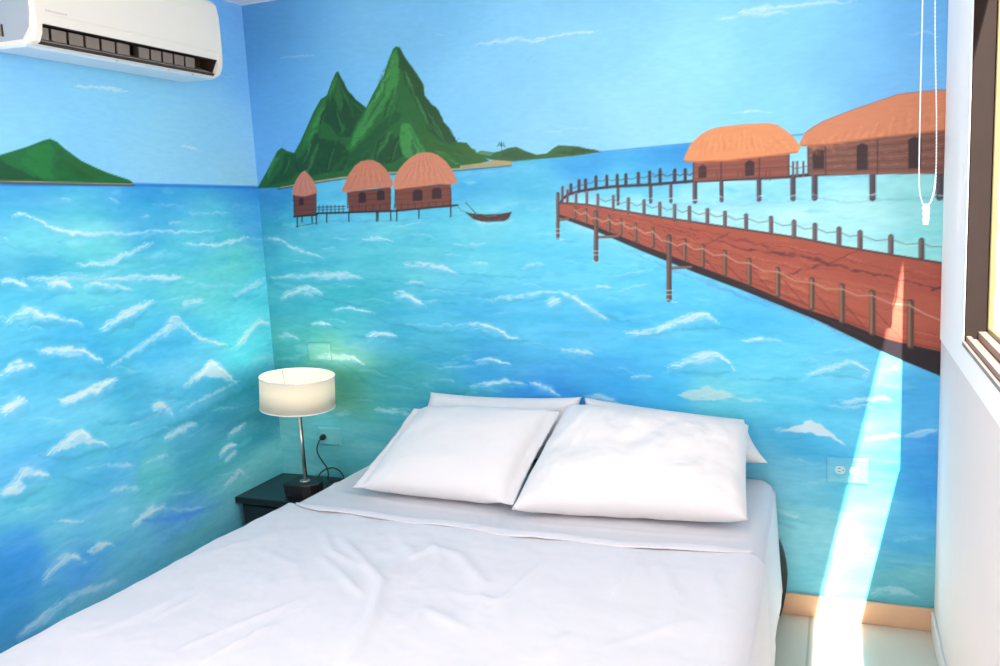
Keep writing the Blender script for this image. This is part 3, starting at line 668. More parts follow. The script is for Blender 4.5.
('s',(104,84,92),4.9,0.6,[1584,1573,1582,1515],0),
('f',(222,238,246),3.6,0.7,[1570,1525,1600,1524],1),
('s',(110,160,190),5.8,0.35,[1566,1512,1622,1504],1),
('s',(66,52,62),12.2,0.95,[1706,1572,1705,1515],0),
('s',(104,84,92),5.5,0.6,[1703,1570,1702,1517],0),
('f',(222,238,246),3.6,0.7,[1690,1526,1719,1525],1),
('s',(110,160,190),5.7,0.35,[1686,1514,1740,1506],1),
('s',(66,52,62),10.7,0.95,[1779,1575,1778,1512],0),
('s',(104,84,92),4.8,0.6,[1776,1573,1775,1514],0),
('f',(222,238,246),3.6,0.7,[1764,1524,1792,1522],1),
('s',(110,160,190),5.6,0.35,[1760,1512,1813,1504],1),
('s',(66,52,62),15.4,0.95,[1864,1577,1863,1508],0),
('s',(104,84,92),6.9,0.6,[1861,1575,1860,1510],0),
('f',(222,238,246),3.5,0.7,[1849,1519,1877,1517],1),
('s',(110,160,190),5.6,0.35,[1845,1507,1898,1499],1),
('s',(66,52,62),13.8,0.95,[1955,1575,1955,1508],0),
('s',(104,84,92),6.3,0.6,[1952,1573,1952,1509],0),
('f',(222,238,246),3.5,0.7,[1941,1519,1968,1517],1),
('s',(110,160,190),5.5,0.35,[1937,1507,1988,1499],1),
('s',(66,52,62),15.8,0.95,[2081,1574,2081,1504],0),
('s',(104,84,92),7.0,0.6,[2078,1573,2077,1506],0),
('f',(222,238,246),3.4,0.7,[2068,1516,2094,1514],1),
('s',(110,160,190),5.4,0.35,[2064,1504,2114,1496],1),
('s',(66,52,62),16.9,0.95,[2192,1574,2192,1501],0),
('s',(104,84,92),7.6,0.6,[2188,1573,2188,1503],0),
('f',(222,238,246),3.4,0.7,[2179,1512,2205,1511],1),
('s',(110,160,190),5.4,0.35,[2176,1500,2224,1493],1),
('s',(66,52,62),18.4,0.95,[2261,1577,2261,1500],0),
('s',(104,84,92),8.2,0.6,[2257,1575,2257,1502],0),
('f',(222,238,246),3.3,0.7,[2248,1511,2274,1510],1),
('s',(110,160,190),5.3,0.35,[2245,1500,2293,1492],1),
('s',(66,52,62),19.5,0.95,[2439,1572,2440,1491],0),
('s',(104,84,92),8.8,0.6,[2435,1571,2436,1493],0),
('f',(222,238,246),3.3,0.7,[2428,1502,2452,1500],1),
('s',(110,160,190),5.2,0.35,[2425,1490,2470,1483],1),
('s',(66,52,62),22.2,0.95,[2637,1563,2638,1484],0),
('s',(104,84,92),10.0,0.6,[2632,1562,2634,1486],0),
('f',(222,238,246),3.2,0.7,[2627,1494,2650,1493],1),
('s',(110,160,190),5.1,0.35,[2624,1483,2667,1476],1),
('p',(142,78,66),2.3,1,[1858,1648,2178,1651,2180,1578,1857,1579]),
('p',(126,80,68),2.2,1,[2238,1675,2659,1695,2664,1557,2240,1577]),
('s',(170,98,80),3.0,0.5,[1860,1637,2178,1639],0),
('s',(112,56,52),3.0,0.5,[1860,1627,2178,1627],0),
('s',(170,98,80),3.0,0.5,[1860,1617,2178,1615],0),
('s',(112,56,52),3.0,0.5,[1860,1607,2178,1603],0),
('s',(170,98,80),3.0,0.5,[1860,1597,2177,1591],0),
('s',(112,56,52),3.0,0.5,[1860,1587,2177,1579],0),
('s',(158,108,92),3.7,0.5,[2242,1664,2660,1680],0),
('s',(92,52,48),3.8,0.5,[2242,1654,2660,1665],0),
('s',(158,108,92),3.7,0.5,[2242,1643,2660,1650],0),
('s',(92,52,48),3.8,0.5,[2242,1633,2661,1636],0),
('s',(158,108,92),3.8,0.5,[2242,1623,2661,1621],0),
('s',(92,52,48),3.8,0.5,[2242,1613,2662,1606],0),
('s',(158,108,92),3.8,0.5,[2242,1603,2662,1591],0),
('s',(92,52,48),3.8,0.5,[2242,1593,2662,1576],0),
('s',(158,108,92),3.8,0.5,[2243,1583,2662,1561],0),
('s',(74,44,44),2.6,0.45,[2242,1664,2251,1663],0),
('s',(176,130,112),2.6,0.45,[2318,1623,2326,1623],0),
('s',(176,130,112),2.6,0.45,[2392,1659,2400,1658],0),
('s',(74,44,44),2.6,0.45,[2465,1619,2473,1619],0),
('s',(176,130,112),2.5,0.45,[2535,1654,2543,1653],0),
('s',(176,130,112),2.5,0.45,[2606,1615,2614,1615],0),
('s',(74,44,44),2.6,0.45,[2260,1644,2268,1643],0),
('s',(176,130,112),2.6,0.45,[2335,1604,2343,1603],0),
('s',(176,130,112),2.6,0.45,[2408,1639,2417,1639],0),
('s',(74,44,44),2.6,0.45,[2481,1600,2489,1599],0),
('s',(176,130,112),2.5,0.45,[2552,1635,2560,1634],0),
('s',(176,130,112),2.5,0.45,[2622,1596,2630,1596],0),
('s',(74,44,44),2.6,0.45,[2277,1624,2285,1623],0),
('s',(176,130,112),2.6,0.45,[2351,1659,2360,1659],0),
('s',(176,130,112),2.6,0.45,[2425,1620,2433,1619],0),
('s',(74,44,44),2.5,0.45,[2496,1655,2504,1654],0),
('s',(176,130,112),2.5,0.45,[2568,1616,2576,1615],0),
('s',(176,130,112),2.5,0.45,[2636,1650,2644,1650],0),
('s',(74,44,44),2.6,0.45,[2294,1604,2302,1603],0),
('s',(176,130,112),2.6,0.45,[2368,1640,2376,1639],0),
('s',(176,130,112),2.6,0.45,[2442,1600,2450,1600],0),
('s',(74,44,44),2.5,0.45,[2513,1635,2521,1635],0),
('s',(176,130,112),2.5,0.45,[2584,1597,2592,1596],0),
('s',(176,130,112),2.5,0.45,[2652,1631,2660,1631],0),
('s',(74,44,44),2.6,0.45,[2310,1660,2319,1659],0),
('s',(176,130,112),2.6,0.45,[2385,1620,2393,1620],0),
('s',(176,130,112),2.5,0.45,[2457,1655,2465,1655],0),
('s',(74,44,44),2.5,0.45,[2529,1616,2537,1616],0),
('s',(176,130,112),2.5,0.45,[2598,1651,2606,1650],0),
('s',(176,130,112),2.6,0.45,[2252,1604,2261,1604],0),
('s',(74,44,44),2.6,0.45,[2327,1640,2336,1640],0),
('s',(176,130,112),2.6,0.45,[2402,1600,2410,1600],0),
('s',(176,130,112),2.6,0.45,[2474,1636,2482,1635],0),
('s',(74,44,44),2.5,0.45,[2545,1597,2553,1596],0),
('s',(176,130,112),2.5,0.45,[2614,1632,2622,1631],0),
('s',(176,130,112),2.6,0.45,[2269,1660,2278,1660],0),
('s',(74,44,44),2.6,0.45,[2344,1620,2353,1620],0),
('s',(176,130,112),2.6,0.45,[2418,1656,2426,1655],0),
('s',(176,130,112),2.6,0.45,[2490,1616,2498,1616],0),
('s',(74,44,44),2.5,0.45,[2560,1651,2568,1650],0),
('s',(176,130,112),2.5,0.45,[2630,1613,2638,1612],0),
('s',(176,130,112),2.6,0.45,[2286,1641,2295,1640],0),
('s',(74,44,44),2.6,0.45,[2361,1601,2370,1600],0),
('s',(176,130,112),2.6,0.45,[2434,1636,2442,1636],0),
('s',(176,130,112),2.6,0.45,[2506,1597,2514,1597],0),
('s',(74,44,44),2.5,0.45,[2576,1632,2584,1632],0),
('s',(176,130,112),2.5,0.45,[2645,1666,2652,1666],0),
('s',(176,130,112),2.6,0.45,[2303,1621,2312,1620],0),
('s',(74,44,44),2.6,0.45,[2377,1656,2386,1656],0),
('s',(176,130,112),2.6,0.45,[2451,1617,2459,1616],0),
('s',(176,130,112),2.5,0.45,[2522,1652,2530,1651],0),
('s',(74,44,44),2.5,0.45,[2592,1613,2600,1612],0),
('s',(176,130,112),2.6,0.45,[2245,1641,2253,1641],0),
('s',(176,130,112),2.6,0.45,[2320,1601,2329,1601],0),
('s',(74,44,44),2.6,0.45,[2394,1637,2402,1636],0),
('s',(176,130,112),2.6,0.45,[2467,1598,2475,1597],0),
('s',(176,130,112),2.5,0.45,[2538,1632,2546,1632],0),
('s',(74,44,44),2.5,0.45,[2607,1667,2615,1666],0),
('s',(176,130,112),2.6,0.45,[2262,1621,2270,1621],0),
('s',(176,130,112),2.6,0.45,[2337,1657,2345,1656],0),
('p',(44,28,36),2.8,0.85,[1877,1626,1891,1636,1905,1627,1904,1589,1876,1589]),
('p',(44,28,36),2.7,0.85,[2035,1631,2050,1641,2066,1632,2065,1587,2035,1586]),
('p',(44,28,36),2.6,0.85,[2253,1654,2271,1663,2289,1654,2290,1596,2253,1596]),
('p',(44,28,36),2.6,0.85,[2390,1663,2407,1671,2424,1662,2425,1585,2390,1585]),
('p',(44,28,36),2.5,0.85,[2543,1672,2562,1680,2580,1671,2582,1579,2545,1579]),
('s',(78,44,46),5.2,0.8,[1860,1649,1858,1580],0),
('s',(78,44,46),5.1,0.8,[1955,1649,1954,1582],0),
('s',(78,44,46),5.1,0.8,[2083,1649,2082,1580],0),
('s',(78,44,46),5.0,0.8,[2179,1651,2178,1580],0),
('s',(78,44,46),4.9,0.8,[2240,1675,2240,1578],0),
('s',(78,44,46),5.0,0.8,[2294,1673,2295,1577],0),
('s',(78,44,46),4.8,0.8,[2453,1678,2454,1570],0),
('s',(78,44,46),4.7,0.8,[2655,1693,2658,1559],0),
('p',(230,146,98),2.6,1,[1825,1653,1832,1672,1844,1697,1863,1719,1889,1740,1913,1752,1936,1758,1980,1761,2047,1762,2116,1759,2142,1751,2167,1732,2191,1710,2204,1691,2216,1671,2206,1654,2188,1652,2147,1651,2092,1647,2035,1645,1978,1641,1920,1644,1874,1643,1844,1648]),
('p',(214,132,96),2.5,1,[2211,1677,2217,1694,2229,1718,2255,1736,2287,1751,2329,1766,2370,1778,2441,1798,2511,1817,2540,1819,2570,1819,2658,1818,2661,1692,2611,1690,2513,1686,2432,1682,2371,1677,2308,1673,2244,1672,2221,1674]),
('s',(242,170,124),11.0,0.3,[1866,1722,1845,1692],1),
('s',(212,118,74),10.8,0.3,[2053,1719,2066,1678],1),
('s',(242,170,124),11.0,0.3,[1938,1703,1930,1674],1),
('s',(212,118,74),10.7,0.3,[2122,1702,2147,1660],1),
('s',(242,170,124),10.8,0.3,[2010,1719,2014,1688],1),
('s',(212,118,74),11.0,0.3,[1894,1721,1878,1683],1),
('s',(242,170,124),10.7,0.3,[2079,1706,2097,1669],1),
('s',(212,118,74),10.9,0.3,[1966,1736,1962,1665],1),
('s',(242,170,124),10.6,0.3,[2148,1689,2177,1683],1),
('s',(212,118,74),10.8,0.3,[2036,1708,2046,1679],1),
('s',(242,170,124),11.0,0.3,[1921,1719,1910,1674],1),
('s',(212,118,74),10.6,0.3,[2106,1692,2128,1661],1),
('s',(242,170,124),10.8,0.3,[1993,1734,1995,1688],1),
('s',(212,118,74),11.0,0.3,[1876,1702,1857,1684],1),
('s',(242,170,124),10.8,0.3,[2063,1729,2077,1670],1),
('s',(212,118,74),10.9,0.3,[1949,1717,1942,1665],1),
('s',(242,170,124),10.6,0.3,[2132,1678,2158,1684],1),
('s',(212,118,74),10.8,0.3,[2020,1732,2026,1679],1),
('s',(242,170,124),11.0,0.3,[1904,1700,1890,1674],1),
('s',(212,118,74),10.7,0.3,[2089,1715,2108,1661],1),
('s',(242,170,124),10.9,0.3,[1976,1716,1975,1689],1),
('s',(212,118,74),10.6,0.3,[2158,1698,2189,1675],1),
('s',(242,170,124),10.8,0.3,[2046,1718,2058,1670],1),
('s',(212,118,74),11.0,0.3,[1931,1698,1922,1666],1),
('s',(242,170,124),10.6,0.3,[2116,1701,2139,1684],1),
('s',(212,118,74),10.9,0.3,[2003,1714,2007,1680],1),
('s',(242,170,124),11.0,0.3,[1887,1716,1870,1675],1),
('s',(212,118,74),10.7,0.3,[2073,1704,2089,1662],1),
('s',(242,170,124),10.9,0.3,[1959,1732,1955,1689],1),
('s',(212,118,74),10.6,0.3,[2142,1687,2170,1675],1),
('s',(242,170,124),10.8,0.3,[2030,1741,2038,1671],1),
('s',(212,118,74),11.0,0.3,[1914,1714,1902,1666],1),
('s',(242,170,124),10.6,0.3,[2099,1690,2120,1685],1),
('s',(212,118,74),10.9,0.3,[1986,1730,1987,1680],1),
('s',(242,170,124),11.0,0.3,[1869,1697,1849,1676],1),
('s',(212,118,74),10.8,0.3,[2056,1727,2070,1662],1),
('s',(242,170,124),10.9,0.3,[1942,1713,1935,1690],1),
('s',(212,118,74),10.6,0.3,[2126,1710,2151,1676],1),
('s',(242,170,124),10.8,0.3,[2013,1728,2019,1671],1),
('s',(212,118,74),11.0,0.3,[1897,1696,1882,1667],1),
('s',(242,170,124),10.7,0.3,[2083,1714,2101,1685],1),
('s',(212,118,74),10.9,0.3,[1969,1711,1967,1681],1),
('s',(242,170,124),10.6,0.3,[2152,1697,2181,1667],1),
('s',(212,118,74),10.8,0.3,[2040,1716,2050,1662],1),
('s',(242,170,124),11.0,0.3,[1925,1729,1915,1690],1),
('s',(212,118,74),10.6,0.3,[2109,1700,2132,1676],1),
('s',(232,160,120),11.9,0.28,[2239,1696,2224,1683],1),
('s',(196,112,76),11.4,0.28,[2507,1745,2493,1706],1),
('s',(232,160,120),11.7,0.28,[2344,1692,2329,1685],1),
('s',(196,112,76),11.3,0.28,[2604,1740,2591,1702],1),
('s',(232,160,120),11.5,0.28,[2446,1688,2432,1687],1),
('s',(196,112,76),11.8,0.28,[2280,1633,2265,1684],1),
('s',(232,160,120),11.3,0.28,[2544,1759,2531,1710],1),
('s',(196,112,76),11.6,0.28,[2383,1707,2369,1686],1),
('s',(232,160,120),11.2,0.28,[2640,1754,2628,1706],1),
('s',(196,112,76),11.4,0.28,[2484,1703,2470,1688],1),
('s',(232,160,120),11.7,0.28,[2320,1649,2305,1684],1),
('s',(196,112,76),11.3,0.28,[2581,1773,2568,1714],1),
('s',(232,160,120),11.6,0.28,[2422,1721,2408,1686],1),
('s',(196,112,76),11.8,0.28,[2254,1667,2239,1683],1),
('s',(232,160,120),11.4,0.28,[2521,1717,2507,1722],1),
('s',(196,112,76),11.6,0.28,[2359,1664,2344,1685],1),
('s',(232,160,120),11.3,0.28,[2619,1713,2605,1717],1),
('s',(196,112,76),11.5,0.28,[2460,1736,2446,1687],1),
('s',(232,160,120),11.8,0.28,[2295,1682,2280,1684],1),
('s',(196,112,76),11.3,0.28,[2558,1731,2545,1725],1),
('s',(232,160,120),11.6,0.28,[2398,1679,2383,1686],1),
('s',(196,112,76),11.3,0.28,[2655,1727,2641,1721],1),
('s',(232,160,120),11.4,0.28,[2497,1750,2484,1688],1),
('s',(196,112,76),11.7,0.28,[2334,1698,2320,1685],1),
('s',(232,160,120),11.3,0.28,[2595,1746,2582,1729],1),
('s',(196,112,76),11.5,0.28,[2436,1693,2422,1687],1),
('s',(232,160,120),11.8,0.28,[2270,1639,2255,1683],1),
('s',(196,112,76),11.3,0.28,[2535,1764,2522,1689],1),
('s',(232,160,120),11.6,0.28,[2373,1712,2359,1686],1),
('s',(196,112,76),11.3,0.28,[2631,1759,2618,1732],1),
('s',(232,160,120),11.5,0.28,[2474,1708,2461,1688],1),
('s',(196,112,76),11.7,0.28,[2310,1654,2295,1684],1),
('s',(232,160,120),11.3,0.28,[2573,1704,2560,1690],1),
('s',(196,112,76),11.6,0.28,[2412,1727,2398,1688],1),
('s',(232,160,120),11.9,0.28,[2245,1673,2230,1683],1),
('s',(196,112,76),11.4,0.28,[2512,1722,2499,1688],1),
('s',(232,160,120),11.7,0.28,[2349,1669,2335,1685],1),
('s',(196,112,76),11.2,0.28,[2610,1718,2595,1744],1),
('s',(232,160,120),11.5,0.28,[2450,1741,2437,1692],1),
('s',(196,112,76),11.8,0.28,[2285,1688,2270,1684],1),
('s',(232,160,120),11.3,0.28,[2549,1737,2536,1689],1),
('s',(196,112,76),11.6,0.28,[2388,1684,2374,1686],1),
('s',(232,160,120),11.1,0.28,[2646,1732,2632,1747],1),
('s',(196,112,76),11.4,0.28,[2489,1680,2475,1695],1),
('s',(232,160,120),11.7,0.28,[2324,1703,2310,1684],1),
('s',(196,112,76),11.3,0.28,[2586,1751,2574,1691],1),
('s',(232,160,120),11.5,0.28,[2427,1699,2413,1686],1),
('s',(196,112,76),11.8,0.28,[2260,1644,2245,1683],1),
('s',(232,160,120),11.4,0.28,[2527,1695,2513,1699],1),
('s',(196,112,76),11.6,0.28,[2364,1718,2350,1685],1),
('s',(232,160,120),11.3,0.28,[2622,1765,2610,1695],1),
('s',(196,112,76),11.5,0.28,[2465,1713,2451,1707],1),
('s',(232,160,120),11.7,0.28,[2300,1659,2285,1684],1),
('s',(196,112,76),11.3,0.28,[2564,1709,2550,1703],1),
('s',(232,160,120),11.6,0.28,[2403,1732,2389,1686],1),
('s',(196,112,76),11.2,0.28,[2658,1778,2647,1699],1),
('s',(232,160,120),11.3,0.28,[2503,1728,2489,1711],1),
('s',(196,112,76),11.7,0.28,[2340,1674,2325,1685],1),
('s',(232,160,120),11.3,0.28,[2600,1723,2587,1706],1),
('s',(196,112,76),11.5,0.28,[2442,1671,2427,1687],1),
('s',(176,86,56),4.5,0.6,[1825,1653,1844,1650,1874,1646,1920,1646,1978,1643,2035,1647,2092,1649,2147,1653,2206,1656],0),
('s',(160,82,58),4.2,0.6,[2221,1676,2308,1675,2432,1684,2513,1688,2661,1694],0),
('s',(130,96,90),3.1,0.6,[2229,1718,2287,1751,2370,1778,2511,1817,2570,1819,2658,1818],0),
('s',(56,48,58),11.8,1,[1408,1593,1407,1562],0),
('s',(56,48,58),11.7,1,[1440,1606,1438,1566],0),
('s',(56,48,58),11.8,1,[1465,1607,1464,1568],0),
('s',(56,48,58),11.6,1,[1505,1616,1504,1574],0),
('s',(56,48,58),11.6,1,[1546,1616,1545,1576],0),
('s',(56,48,58),11.5,1,[1585,1616,1584,1576],0),
('s',(56,48,58),11.5,1,[1617,1617,1616,1577],0),
('s',(56,48,58),11.4,1,[1663,1619,1662,1577],0),
('s',(56,48,58),11.4,1,[1704,1621,1703,1576],0),
('s',(56,48,58),11.3,1,[1742,1620,1741,1577],0),
('s',(56,48,58),11.2,1,[1793,1620,1792,1578],0),
('s',(56,48,58),11.2,1,[1830,1621,1830,1579],0),
('s',(110,60,58),9.6,1,[1375,1586,1372,1528],0),
('s',(110,60,58),9.6,1,[1394,1572,1392,1527],0),
('s',(70,66,76),2.6,0.85,[1408,1582,1423,1580,1440,1594],0),
('s',(70,66,76),2.6,0.85,[1440,1594,1452,1588,1465,1596],0),
('s',(70,66,76),2.5,0.85,[1465,1596,1484,1593,1505,1605],0),
('s',(70,66,76),2.5,0.85,[1505,1605,1525,1598,1546,1605],0),
('s',(70,66,76),2.5,0.85,[1546,1605,1565,1598,1585,1605],0),
('s',(70,66,76),2.5,0.85,[1585,1605,1600,1598,1617,1606],0),
('s',(70,66,76),2.5,0.85,[1617,1606,1639,1599,1662,1608],0),
('s',(70,66,76),2.5,0.85,[1662,1608,1683,1601,1704,1610],0),
('s',(70,66,76),2.5,0.85,[1704,1610,1723,1602,1742,1609],0),
('s',(70,66,76),2.5,0.85,[1742,1609,1767,1602,1792,1609],0),
('s',(70,66,76),2.5,0.85,[1792,1609,1811,1602,1830,1610],0),
('s',(70,66,76),2.4,0.85,[1830,1610,1845,1603,1861,1610],0),
('s',(56,48,58),9.2,1,[1742,1628,1740,1584],0),
('s',(56,48,58),9.1,1,[1795,1624,1794,1581],0),
('s',(56,48,58),9.1,1,[1832,1622,1831,1579],0),
('s',(70,66,76),2.5,0.85,[1713,1617,1727,1606,1741,1616],0),
('s',(70,66,76),2.5,0.85,[1741,1616,1768,1603,1795,1612],0),
('s',(70,66,76),2.5,0.85,[1795,1612,1813,1601,1832,1610],0),
('s',(70,66,76),2.4,0.85,[1832,1610,1846,1599,1861,1608],0),
('s',(110,80,80),6.7,1,[2192,1624,2192,1578],0),
('s',(110,80,80),6.7,1,[2205,1624,2205,1577],0),
('s',(110,80,80),6.7,1,[2225,1622,2225,1576],0),
('s',(110,80,80),6.7,1,[2252,1620,2252,1574],0),
('s',(100,80,84),2.7,0.8,[2179,1612,2201,1602,2224,1606,2252,1607],0),
('s',(104,56,50),4.2,0.7,[1879,1614,1878,1583],0),
('s',(104,56,50),4.1,0.7,[1940,1610,1940,1579],0),
('s',(104,56,50),4.1,0.7,[2011,1606,2011,1575],0),
('s',(104,56,50),4.1,0.7,[2027,1605,2026,1574],0),
('s',(104,56,50),4.1,0.7,[2104,1600,2104,1570],0),
('s',(104,56,50),4.1,0.7,[2117,1599,2117,1569],0),
('s',(98,50,46),3.1,0.7,[1865,1615,2018,1612,2179,1610],0),
('p',(170,82,64),2.6,1,[1356,1529,1407,1528,1467,1518,1565,1495,1680,1472,1773,1452,1865,1436,1955,1419,2043,1402,2214,1368,2357,1334,2522,1300,2673,1268,2680,968,2554,990,2481,1012,2340,1070,2215,1124,2014,1208,1862,1273,1677,1350,1484,1435,1359,1482]),
('s',(190,98,76),2.0,0.41,[1682,1424,1690,1422,1697,1421,1705,1419,1713,1417,1720,1415,1728,1413],1),
('s',(216,140,118),3.3,0.3,[1752,1447,1780,1441,1807,1435,1834,1429,1861,1423,1887,1418,1914,1412],1),
('s',(150,70,58),4.7,0.31,[1508,1438,1516,1434,1524,1430,1532,1426,1541,1423,1549,1419,1557,1415],1),
('s',(134,58,48),4.9,0.45,[1777,1354,1797,1347,1817,1340,1836,1334,1856,1327,1876,1321,1895,1315],1),
('s',(206,118,92),6.9,0.53,[2023,1316,2035,1312,2047,1308,2058,1303,2070,1298,2082,1294,2094,1290],1),
('s',(150,70,58),8.6,0.4,[2412,1242,2421,1239,2431,1235,2440,1232,2449,1228,2458,1224,2467,1221],1),
('s',(190,98,76),3.5,0.49,[1910,1355,1931,1350,1952,1344,1973,1338,1994,1333,2015,1327,2036,1322],1),
('s',(216,140,118),3.4,0.35,[1473,1446,1485,1442,1497,1437,1509,1431,1521,1426,1533,1421,1545,1416],1),
('s',(190,98,76),6.4,0.31,[2584,1167,2597,1164,2611,1160,2624,1156,2637,1153,2650,1149,2663,1146],1),
('s',(190,98,76),2.8,0.27,[1936,1315,1958,1307,1979,1299,2001,1292,2022,1284,2043,1277,2064,1269],1),
('s',(190,98,76),5.9,0.34,[1672,1404,1693,1397,1714,1390,1735,1384,1755,1377,1776,1371,1797,1364],1),
('s',(134,58,48),4.9,0.26,[1399,1519,1408,1518,1418,1516,1427,1515,1436,1514,1446,1512,1455,1511],1),
('s',(112,48,46),6.0,0.45,[1750,1358,1777,1348,1803,1337,1830,1327,1856,1317,1882,1307,1909,1297],1),
('s',(134,58,48),3.0,0.54,[1469,1455,1484,1450,1498,1444,1512,1439,1527,1433,1541,1427,1556,1422],1),
('s',(190,98,76),5.9,0.55,[1806,1437,1813,1436,1819,1435,1825,1434,1832,1432,1838,1431,1844,1430],1),
('s',(190,98,76),2.8,0.47,[2102,1344,2122,1340,2142,1335,2161,1331,2181,1326,2200,1322,2219,1318],1),
('s',(216,140,118),4.0,0.55,[2130,1257,2166,1246,2200,1234,2235,1222,2270,1210,2304,1197,2337,1185],1),
('s',(112,48,46),2.5,0.31,[1530,1441,1544,1435,1558,1430,1572,1424,1586,1419,1600,1413,1613,1408],1),
('s',(112,48,46),6.9,0.5,[1941,1381,1960,1377,1979,1373,1998,1368,2017,1364,2036,1360,2054,1356],1),
('s',(190,98,76),6.6,0.38,[2014,1358,2022,1355,2030,1353,2038,1351,2046,1349,2054,1347,2062,1344],1),
('s',(134,58,48),6.4,0.37,[1714,1357,1727,1352,1739,1347,1752,1342,1764,1337,1777,1332,1789,1327],1),
('s',(150,70,58),5.8,0.38,[2481,1087,2512,1081,2543,1074,2574,1067,2605,1061,2635,1054,2666,1048],1),
('s',(190,98,76),7.8,0.49,[2513,1037,2539,1031,2565,1024,2591,1018,2616,1012,2642,1006,2667,1000],1),
('s',(150,70,58),7.4,0.35,[2186,1256,2218,1245,2249,1234,2281,1222,2312,1211,2342,1199,2373,1188],1),
('s',(134,58,48),5.6,0.26,[1881,1298,1900,1290,1918,1283,1936,1275,1955,1268,1973,1260,1991,1253],1),
('s',(150,70,58),9.2,0.46,[2479,1039,2493,1034,2507,1030,2520,1025,2534,1021,2547,1016,2561,1012],1),
('s',(112,48,46),2.4,0.53,[1972,1342,1991,1338,2010,1333,2029,1328,2048,1323,2067,1318,2085,1313],1),
('s',(112,48,46),3.4,0.51,[1381,1519,1398,1517,1415,1514,1432,1512,1448,1510,1465,1507,1481,1503],1),
('s',(216,140,118),3.8,0.41,[1637,1445,1656,1439,1674,1433,1692,1428,1710,1422,1728,1417,1747,1412],1),
('s',(112,48,46),2.4,0.48,[1399,1492,1403,1491,1408,1490,1412,1489,1417,1488,1422,1486,1426,1485],1),
('s',(206,118,92),2.8,0.27,[1419,1471,1424,1470,1430,1468,1435,1466,1440,1465,1446,1463,1451,1462],1),
('s',(134,58,48),8.4,0.51,[2543,1234,2563,1229,2583,1225,2603,1220,2623,1216,2642,1212,2662,1207],1),
('s',(134,58,48),4.4,0.51,[1891,1285,1899,1282,1908,1279,1916,1275,1925,1272,1933,1269,1942,1265],1),
('s',(190,98,76),9.0,0.39,[2342,1117,2352,1112,2363,1108,2374,1103,2385,1098,2396,1093,2406,1088],1),
('s',(190,98,76),2.3,0.4,[1525,1474,1540,1470,1554,1466,1569,1462,1583,1458,1597,1453,1612,1449],1),
('s',(150,70,58),5.2,0.29,[1813,1317,1832,1310,1850,1303,1869,1296,1887,1290,1906,1283,1924,1277],1),
('s',(216,140,118),2.6,0.5,[1515,1460,1533,1454,1551,1448,1569,1442,1587,1436,1605,1430,1623,1424],1),
('s',(150,70,58),2.4,0.52,[1836,1296,1860,1287,1884,1278,1908,1269,1932,1261,1956,1252,1980,1244],1),
('s',(216,140,118),7.4,0.49,[2069,1244,2101,1233,2133,1222,2165,1210,2196,1199,2228,1188,2259,1176],1),
('s',(216,140,118),6.4,0.29,[2152,1345,2172,1340,2192,1335,2212,1331,2232,1326,2252,1321,2272,1316],1),
('s',(190,98,76),5.1,0.31,[1476,1458,1483,1456,1490,1454,1496,1451,1503,1449,1510,1446,1517,1444],1),
('s',(206,118,92),9.1,0.3,[2361,1109,2392,1097,2422,1085,2452,1073,2482,1062,2512,1054,2541,1047],1),
('s',(206,118,92),5.8,0.48,[2200,1300,2218,1294,2235,1289,2252,1284,2270,1278,2287,1273,2304,1268],1),
('s',(206,118,92),3.8,0.4,[1484,1456,1495,1452,1505,1448,1516,1444,1526,1440,1536,1436,1547,1432],1),
('s',(206,118,92),5.3,0.52,[2104,1236,2138,1224,2172,1213,2205,1202,2238,1190,2271,1177,2303,1165],1),
('s',(150,70,58),4.5,0.52,[1663,1402,1684,1394,1706,1387,1726,1380,1748,1373,1768,1366,1789,1359],1),
('s',(134,58,48),6.0,0.39,[2257,1299,2275,1294,2292,1289,2310,1284,2327,1279,2345,1274,2362,1270],1),
('s',(134,58,48),5.7,0.25,[2372,1083,2397,1073,2422,1063,2447,1053,2472,1043,2496,1036,2521,1030],1),
('s',(216,140,118),3.5,0.37,[1612,1417,1628,1411,1643,1405,1659,1399,1674,1393,1690,1387,1705,1381],1),
('s',(150,70,58),3.6,0.34,[1401,1499,1413,1496,1425,1494,1436,1491,1448,1488,1460,1485,1471,1482],1),
('s',(112,48,46),4.6,0.29,[1489,1496,1498,1493,1507,1490,1516,1487,1524,1485,1533,1482,1542,1479],1),
('s',(190,98,76),4.5,0.44,[1684,1362,1695,1358,1707,1353,1718,1348,1730,1344,1742,1339,1753,1335],1),
('s',(190,98,76),3.3,0.26,[2268,1344,2292,1339,2317,1334,2341,1330,2365,1325,2389,1320,2413,1316],1),
('s',(150,70,58),6.2,0.46,[1787,1439,1796,1437,1805,1436,1814,1434,1822,1432,1831,1431,1840,1429],1),
('s',(150,70,58),6.4,0.46,[2290,1122,2318,1109,2347,1096,2376,1084,2404,1071,2432,1059,2460,1047],1),
('s',(190,98,76),4.6,0.4,[2280,1230,2306,1222,2331,1214,2356,1207,2381,1199,2406,1192,2430,1185],1),
('s',(216,140,118),5.6,0.51,[1861,1300,1871,1297,1881,1293,1892,1289,1902,1285,1912,1282,1922,1278],1),
('s',(206,118,92),5.3,0.34,[1802,1387,1816,1383,1831,1379,1846,1375,1861,1371,1876,1367,1890,1363],1),
('s',(216,140,118),4.4,0.42,[2355,1301,2366,1298,2378,1294,2389,1290,2400,1287,2412,1283,2423,1279],1),
('s',(112,48,46),6.1,0.53,[1988,1376,2013,1369,2038,1362,2064,1355,2089,1348,2114,1340,2139,1333],1),
('s',(216,140,118),3.9,0.44,[2521,1062,2543,1056,2566,1050,2588,1044,2610,1038,2632,1032,2654,1026],1),
('s',(112,48,46),3.4,0.44,[2492,1124,2512,1119,2532,1114,2551,1109,2570,1104,2590,1099,2609,1094],1),
